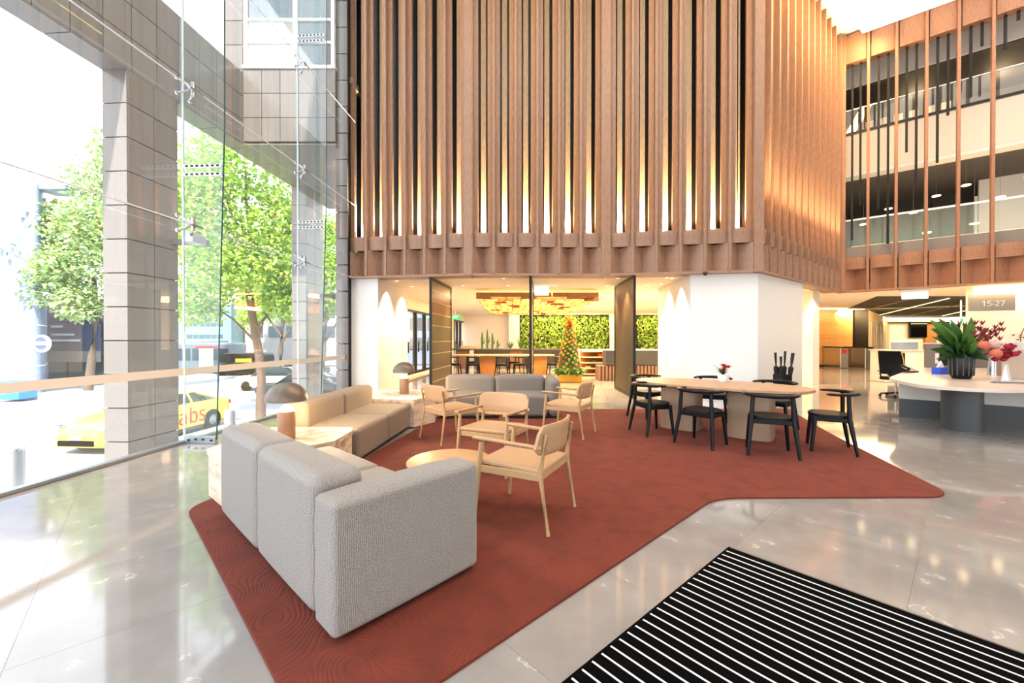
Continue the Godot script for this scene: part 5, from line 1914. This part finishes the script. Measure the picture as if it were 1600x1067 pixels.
	obj("green_mark", span(-0.04, 0.06, 0.06, 0.2, -0.01, 0.0), mats.sign_green, e2)
	obj("hanger", span(-0.02, 0.02, 0.26, 0.955, 0.01, 0.04), mats.white_frame, e2)
	# televisions
	for k in 2:
		var tv := thing("television", ["large black television on the back wall left of the orange panel", "large black television behind the leaves, right of the orange panel"][k], "television", pt([28.9, 31.0][k], 1.55, 29.7))
		obj("frame", span(-0.02, [1.2, 1.5][k], -0.02, 1.15, 0.0, 0.1, 0.01), mats.black_matte, tv)
		obj("screen", span(0.0, [1.18, 1.48][k], 0.0, 1.13, -0.01, 0.0), mats.tv_black, tv)
	# turnstiles
	for k in 2:
		var q = [[16.15, 19.7], [17.0, 19.3]][k]
		var ts := thing("turnstile", ["chrome turnstile with a red light in front of the timber wall, the left one", "chrome turnstile post beside the dark opening, the right one"][k], "turnstile", pt(q[0], 0, q[1]))
		obj("body", span(-0.35, 0.05, 0, 1.0, 0, 1.1, 0.03), mats.steel, ts)
		obj("top", span(-0.38, 0.08, 1.0, 1.04, -0.03, 1.13, 0.01), mats.black_metal, ts)
		if k == 0:
			obj("signal", span(-0.25, -0.05, 0.72, 0.9, -0.012, 0.0), mats.red_signal, ts)
		obj("barrier", span(0.08, 0.4, 0.25, 0.95, 0.5, 0.52), mats.balustrade_glass, ts)
	build_desk()


func build_desk() -> void:
	var t := thing("reception_desk", "curved reception desk with a pale stone top, grey base and dark round column", "desk")
	var top := rounded(outline([[6.55, 7.15], [6.02, 6.02], [6.45, 5.50], [7.4, 5.55], [10.5, 4.8], [12.5, 6.5], [12.8, 9.5], [11.5, 10.9], [10.9, 10.9]]), 0.35, 8)
	obj("top", prism_of(top, 0.675, 0.725, 0.008, true), mats.desk_stone, t)
	var m := MB.new()
	m.lathe([Vector2(0.23, 0), Vector2(0.23, 0.675)], 32, pt(6.98, 0, 6.35))
	obj("column", m, mats.charcoal, t)
	obj("front_panel", prism_of([[7.0, 7.4], [9.4, 5.3], [9.5, 5.42], [7.1, 7.52]], 0.33, 0.675), mats.desk_white, t)
	obj("plinth_panel", prism_of([[7.0, 7.4], [9.4, 5.3], [9.5, 5.42], [7.1, 7.52]], 0, 0.33), mats.charcoal, t)
	obj("end_panel", prism_of([[7.0, 7.4], [7.12, 7.38], [10.7, 10.48], [10.6, 10.55]], 0.0, 0.675), mats.desk_white, t)
	# flower arrangement in a dark vase
	var v := thing("flower_arrangement", "big arrangement of broad leaves, proteas and magenta flowers in a black vase on the desk", "flower arrangement", pt(7.68, 0.725, 7.0))
	m = MB.new()
	m.lathe([Vector2(0, 0), Vector2(0.11, 0), Vector2(0.125, 0.03), Vector2(0.152, 0.16), Vector2(0.156, 0.26), Vector2(0.142, 0.40), Vector2(0.13, 0.40), Vector2(0.13, 0.3), Vector2(0, 0.3)], 28)
	obj("vase", m, mats.black_metal, v)
	m = MB.new()
	for k in 14:
		var a := TAU * k / 14.0
		m.tube([Vector3(cos(a) * 0.148, 0.06, sin(a) * 0.148), Vector3(cos(a) * 0.154, 0.36, sin(a) * 0.154)], 0.01, 5)
	obj("vase_ribs", m, mats.charcoal, v)
	for k in 30:
		var lift := 0.10 + 0.62 * fmod(k * 0.377, 1.0)
		var reach := rng.randf_range(-0.50, 0.06)
		m = MB.new()
		var b := Vector3(reach, 0.40 + lift, rng.randf_range(-0.2, 0.25))
		var a0 := Vector3(reach * 0.25, 0.34 + lift * 0.3, 0.02)
		m.leaf(a0, b, rng.randf_range(0.06, 0.095), Vector3(rng.randf_range(-0.5, 0.3), 0.45, 1.0), 0.03, 6)
		obj("leaf", m, mats.leaf_mid if k % 3 else mats.leaf_deep, v)
	for k in 34:
		var a := rng.randf() * TAU
		m = MB.new()
		m.leaf(Vector3(0, 0.36, 0), Vector3(cos(a) * rng.randf_range(0.2, 0.36), 0.40 + rng.randf_range(-0.05, 0.3), sin(a) * 0.3), 0.06, Vector3(0, 0.6, 1), 0.05, 4)
		obj("leaf", m, mats.leaf_deep, v)
	var prot := mat("protea_pink", Color(0.78, 0.42, 0.33), 0.7)
	var prot2 := mat("protea_pale", Color(0.80, 0.62, 0.60), 0.7)
	for e in [[0.10, 0.58, 0.24, 0], [0.32, 0.58, 0.20, 1], [0.26, 0.45, 0.27, 0]]:
		m = MB.new()
		var c0 := Vector3(e[0], e[1], e[2])
		m.ball(c0, Vector3(0.095, 0.065, 0.075), 14, 8)
		for k in 16:
			var a := TAU * k / 16.0
			m.leaf(c0 + Vector3(-0.09, 0, 0), c0 + Vector3(0.05, sin(a) * 0.08, cos(a) * 0.08), 0.022, Vector3(0, sin(a), cos(a)), 0.01, 3)
		obj("protea", m, prot if e[3] == 0 else prot2, v)
	var fea := mat("feather_red", Color(0.55, 0.22, 0.20), 0.8)
	for k in 60:
		var q := Vector3(rng.randf_range(-0.02, 0.55), rng.randf_range(0.55, 0.95), rng.randf_range(-0.1, 0.2))
		m = MB.new()
		m.tube([Vector3(0.02, 0.36, 0), q * Vector3(0.6, 0.85, 0.6), q], 0.004, 4)
		for j in 7:
			var a := TAU * j / 7.0
			m.leaf(q + Vector3.DOWN * 0.04, q + Vector3(cos(a) * 0.05, 0.05, sin(a) * 0.05), 0.014, Vector3.UP, 0.0, 2)
		obj("feathery_stem", m, fea, v)
	var mag := mat("magenta", Color(0.55, 0.02, 0.16), 0.7)
	for k in 16:
		var q := Vector3(rng.randf_range(0.3, 0.62), rng.randf_range(0.34, 0.56), rng.randf_range(0.1, 0.32))
		m = MB.new()
		m.tube([Vector3(0.05, 0.36, 0.05), q], 0.004, 4)
		m.ball(q, Vector3(0.05, 0.04, 0.045), 8, 5)
		m.ball(q + Vector3(0.06, 0.03, 0), Vector3(0.03, 0.028, 0.03), 8, 5)
		obj("magenta_flower", m, mag, v)
	# things on the desk
	var tb := thing("tissue_box", "blue tissue box with a white tissue left of the black vase", "tissue box", pt(8.28, 0.725, 7.92), 0.3)
	obj("box", span(-0.12, 0.12, 0, 0.13, -0.07, 0.07, 0.004), mats.blue_box, tb)
	m = MB.new()
	m.loft([[Vector3(-0.09, 0.13, 0.02), Vector3(0.09, 0.13, 0.02), Vector3(0.09, 0.13, -0.02), Vector3(-0.09, 0.13, -0.02)], [Vector3(-0.04, 0.2, 0.03), Vector3(0.05, 0.19, 0.02), Vector3(0.05, 0.2, -0.01), Vector3(-0.03, 0.2, -0.02)], [Vector3(0.0, 0.26, 0.01), Vector3(0.02, 0.255, 0.01), Vector3(0.02, 0.26, 0.0), Vector3(0.0, 0.26, 0.0)]])
	obj("tissue", m, mats.white_plastic, tb)
	var ph := thing("desk_phone", "black desk phone beside the blue tissue box", "phone", pt(8.12, 0.725, 8.35), 0.3)
	m = MB.new()
	m.loft([[Vector3(-0.12, 0.0, 0.08), Vector3(0.12, 0, 0.08), Vector3(0.12, 0, -0.1), Vector3(-0.12, 0, -0.1)], [Vector3(-0.12, 0.03, 0.08), Vector3(0.12, 0.03, 0.08), Vector3(0.12, 0.11, -0.1), Vector3(-0.12, 0.11, -0.1)]])
	obj("base", m, mats.black_metal, ph)
	m = MB.new()
	m.tube([Vector3(-0.13, 0.07, 0.05), Vector3(-0.1, 0.1, 0.0), Vector3(-0.1, 0.14, -0.1)], [0.03, 0.02, 0.03], 8)
	obj("handset", m, mats.black_matte, ph)
	var mo := thing("monitor", "black monitor seen from behind beside the black vase", "monitor", pt(8.98, 0.725, 8.35), -0.4)
	obj("panel", span(-0.2, 0.2, 0.14, 0.44, -0.015, 0.015, 0.006), mats.black_matte, mo)
	obj("stand", span(-0.03, 0.03, 0.0, 0.2, 0.0, 0.04), mats.black_matte, mo)
	var cd := thing("tent_card", "white folded tent card right of the black vase", "card", pt(8.15, 0.725, 6.75), 0.5)
	m = MB.new()
	m.loft([[Vector3(-0.075, 0, -0.04), Vector3(-0.075, 0, 0.04), Vector3(-0.07, 0.26, 0.004), Vector3(-0.07, 0.26, -0.004)], [Vector3(0.075, 0, -0.04), Vector3(0.075, 0, 0.04), Vector3(0.07, 0.26, 0.004), Vector3(0.07, 0.26, -0.004)]])
	obj("card", m, mats.white_plastic, cd)
	var kb := thing("keyboard", "flat keyboard lying along the desk edge at far right", "keyboard", pt(7.62, 0.725, 6.2), -0.5)
	obj("base", span(-0.24, 0.24, 0, 0.014, -0.07, 0.07, 0.004), mats.steel_satin, kb)
	for r in 4:
		for k in 14:
			obj("key", span(-0.225 + k * 0.0325, -0.198 + k * 0.0325, 0.014, 0.021, -0.055 + r * 0.029, -0.03 + r * 0.029), mats.charcoal, kb)
	var sc := thing("steel_canister", "polished steel cylinder on the desk right of the flower arrangement", "canister", pt(9.0, 0.725, 7.62))
	m = MB.new()
	m.lathe([Vector2(0, 0), Vector2(0.11, 0), Vector2(0.11, 0.36), Vector2(0.10, 0.37), Vector2(0, 0.37)], 28)
	obj("body", m, mats.steel, sc)
	m = MB.new()
	m.lathe([Vector2(0.08, 0.37), Vector2(0.08, 0.385), Vector2(0, 0.39)], 24)
	obj("lid", m, mats.black_metal, sc)
	var bx := thing("display_plinth", "tall pale grey plinth block on the desk at the right edge of the frame", "plinth", pt(8.74, 0.725, 7.0), 0.2)
	obj("block", span(-0.14, 0.7, 0, 0.50, -0.2, 0.2, 0.006), mats.desk_stone, bx)
	var ba := thing("flower_basket", "white basket of red flowers on the pale plinth at the right edge", "flower basket", pt(8.9, 1.225, 7.05))
	m = MB.new()
	m.lathe([Vector2(0, 0), Vector2(0.13, 0), Vector2(0.17, 0.12), Vector2(0.16, 0.13), Vector2(0, 0.1)], 24)
	obj("basket", m, mats.white_plastic, ba)
	m = MB.new()
	var hp := []
	for k in 11:
		var a := PI * k / 10.0
		hp.append(Vector3(cos(a) * 0.15, 0.12 + sin(a) * 0.3, 0))
	m.tube(hp, 0.007, 6)
	obj("handle", m, mats.wood_dark, ba)
	for k in 22:
		var a := k * 2.4
		var rr := 0.18 * sqrt(k / 22.0)
		m = MB.new()
		var c0 := Vector3(cos(a) * rr, 0.15 + 0.04 * (k % 3), sin(a) * rr)
		for j in 7:
			var b := TAU * j / 7.0
			m.leaf(c0, c0 + Vector3(cos(b) * 0.05, 0.035, sin(b) * 0.05), 0.02, Vector3.UP, 0.01, 2)
		obj("flower", m, mats.red_flower if k % 4 else mats.leaf_deep, ba)
	# partition screens and the desk behind
	var ps := thing("partition_screen", "grey fabric desk screen with a white notice strip behind the tissue box", "partition", pt(9.85, 0.725, 9.75), atan2(-0.12, 1.0))
	obj("panel", span(0, 1.5, 0, 0.56, 0, 0.05, 0.005), mats.grey_screen, ps)
	obj("cap", span(-0.02, 1.52, 0.56, 0.59, -0.01, 0.06), mats.desk_stone, ps)
	obj("notice", span(0.2, 0.85, 0.10, 0.34, -0.006, 0.0), mats.white_plastic, ps)
	for k in 6:
		obj("notice_lettering", span(0.26 + k * 0.085, 0.31 + k * 0.085, 0.15, 0.21 + 0.03 * (k % 2), -0.009, -0.006), mats.black_matte, ps)
	var p2 := thing("partition_screen", "grey desk screen behind the canister, right of the flower arrangement", "partition", pt(10.4, 0.725, 8.3), atan2(-0.25, 1.0))
	obj("panel", span(0, 1.2, 0, 0.50, 0, 0.05, 0.005), mats.grey_screen, p2)
	obj("cap", span(-0.02, 1.22, 0.5, 0.52, -0.01, 0.06), mats.desk_stone, p2)
	var bd := thing("back_counter", "cream counter behind the reception desk with a black end and printer on it", "counter", pt(12.15, 0, 13.3), 0.0)
	obj("body", span(0, 1.5, 0, 1.02, 0, 0.6, 0.01), mats.cream_paint, bd)
	obj("top", span(-0.03, 1.53, 1.02, 1.06, -0.03, 0.63), mats.desk_stone, bd)
	obj("dark_end", span(0.05, 0.6, 0.1, 0.95, -0.02, 0.0), mats.black_metal, bd)
	var pr := thing("printer", "white-blue printer on the cream counter behind reception", "printer", pt(12.75, 1.06, 13.4), 0.0)
	obj("body", span(0, 0.55, 0, 0.24, 0, 0.4, 0.02), mats.facade_blue, pr)
	obj("lid", span(0, 0.55, 0.24, 0.28, 0, 0.4, 0.01), mats.white_plastic, pr)
	office_chair()


func office_chair() -> void:
	var t := thing("office_chair", "black office chair with yellow piping at the left end of the reception desk", "chair", pt(9.28, 0, 9.9), -1.1)
	var m := MB.new()
	for k in 5:
		var a := TAU * k / 5.0
		m.tube([Vector3(0, 0.11, 0), Vector3(cos(a) * 0.29, 0.075, sin(a) * 0.29)], [0.025, 0.016], 6)
	obj("star_base", m, mats.black_metal, t)
	for k in 5:
		var a := TAU * k / 5.0
		m = MB.new()
		m.ball(Vector3(cos(a) * 0.29, 0.033, sin(a) * 0.29), Vector3(0.033, 0.033, 0.033), 10, 6)
		obj("castor", m, mats.black_matte, t)
	m = MB.new()
	m.tube([Vector3(0, 0.1, 0), Vector3(0, 0.42, 0)], 0.025, 10)
	obj("gas_column", m, mats.steel, t)
	m = MB.new()
	m.box(Vector3(0, 0.46, 0), Vector3(0.48, 0.08, 0.46), Basis(), 0.035, 3)
	obj("seat", m, mats.black_leather, t)
	var fr := []
	var pipe_l := []
	var pipe_r := []
	for k in 9:
		var f := k / 8.0
		var y := 0.56 + f * 0.56
		var z := 0.24 + 0.10 * f - 0.05 * sin(f * PI)
		var hw := 0.21 + 0.02 * sin(f * PI)
		fr.append([Vector3(-hw, y, z - 0.02), Vector3(0, y, z + 0.01), Vector3(hw, y, z - 0.02), Vector3(hw, y, z + 0.02), Vector3(0, y, z + 0.045), Vector3(-hw, y, z + 0.02)])
		pipe_l.append(Vector3(-hw, y, z))
		pipe_r.append(Vector3(hw, y, z))
	m = MB.new()
	m.loft(fr)
	obj("backrest", m, mats.black_leather, t)
	m = MB.new()
	m.tube(pipe_l, 0.012, 6)
	m.tube(pipe_r, 0.012, 6)
	obj("yellow_piping", m, mats.sign_yellow, t)
	m = MB.new()
	m.tube([Vector3(0, 0.44, 0.1), Vector3(0, 0.5, 0.26), Vector3(0, 0.7, 0.27)], 0.025, 8)
	obj("back_post", m, mats.black_metal, t)
	for s in [-1.0, 1.0]:
		m = MB.new()
		m.tube([Vector3(s * 0.25, 0.46, 0.05), Vector3(s * 0.29, 0.56, 0.05), Vector3(s * 0.29, 0.60, 0.0)], 0.016, 6)
		m.box(Vector3(s * 0.29, 0.615, -0.03), Vector3(0.07, 0.025, 0.24), Basis(), 0.01)
		obj("armrest", m, mats.black_matte, t)
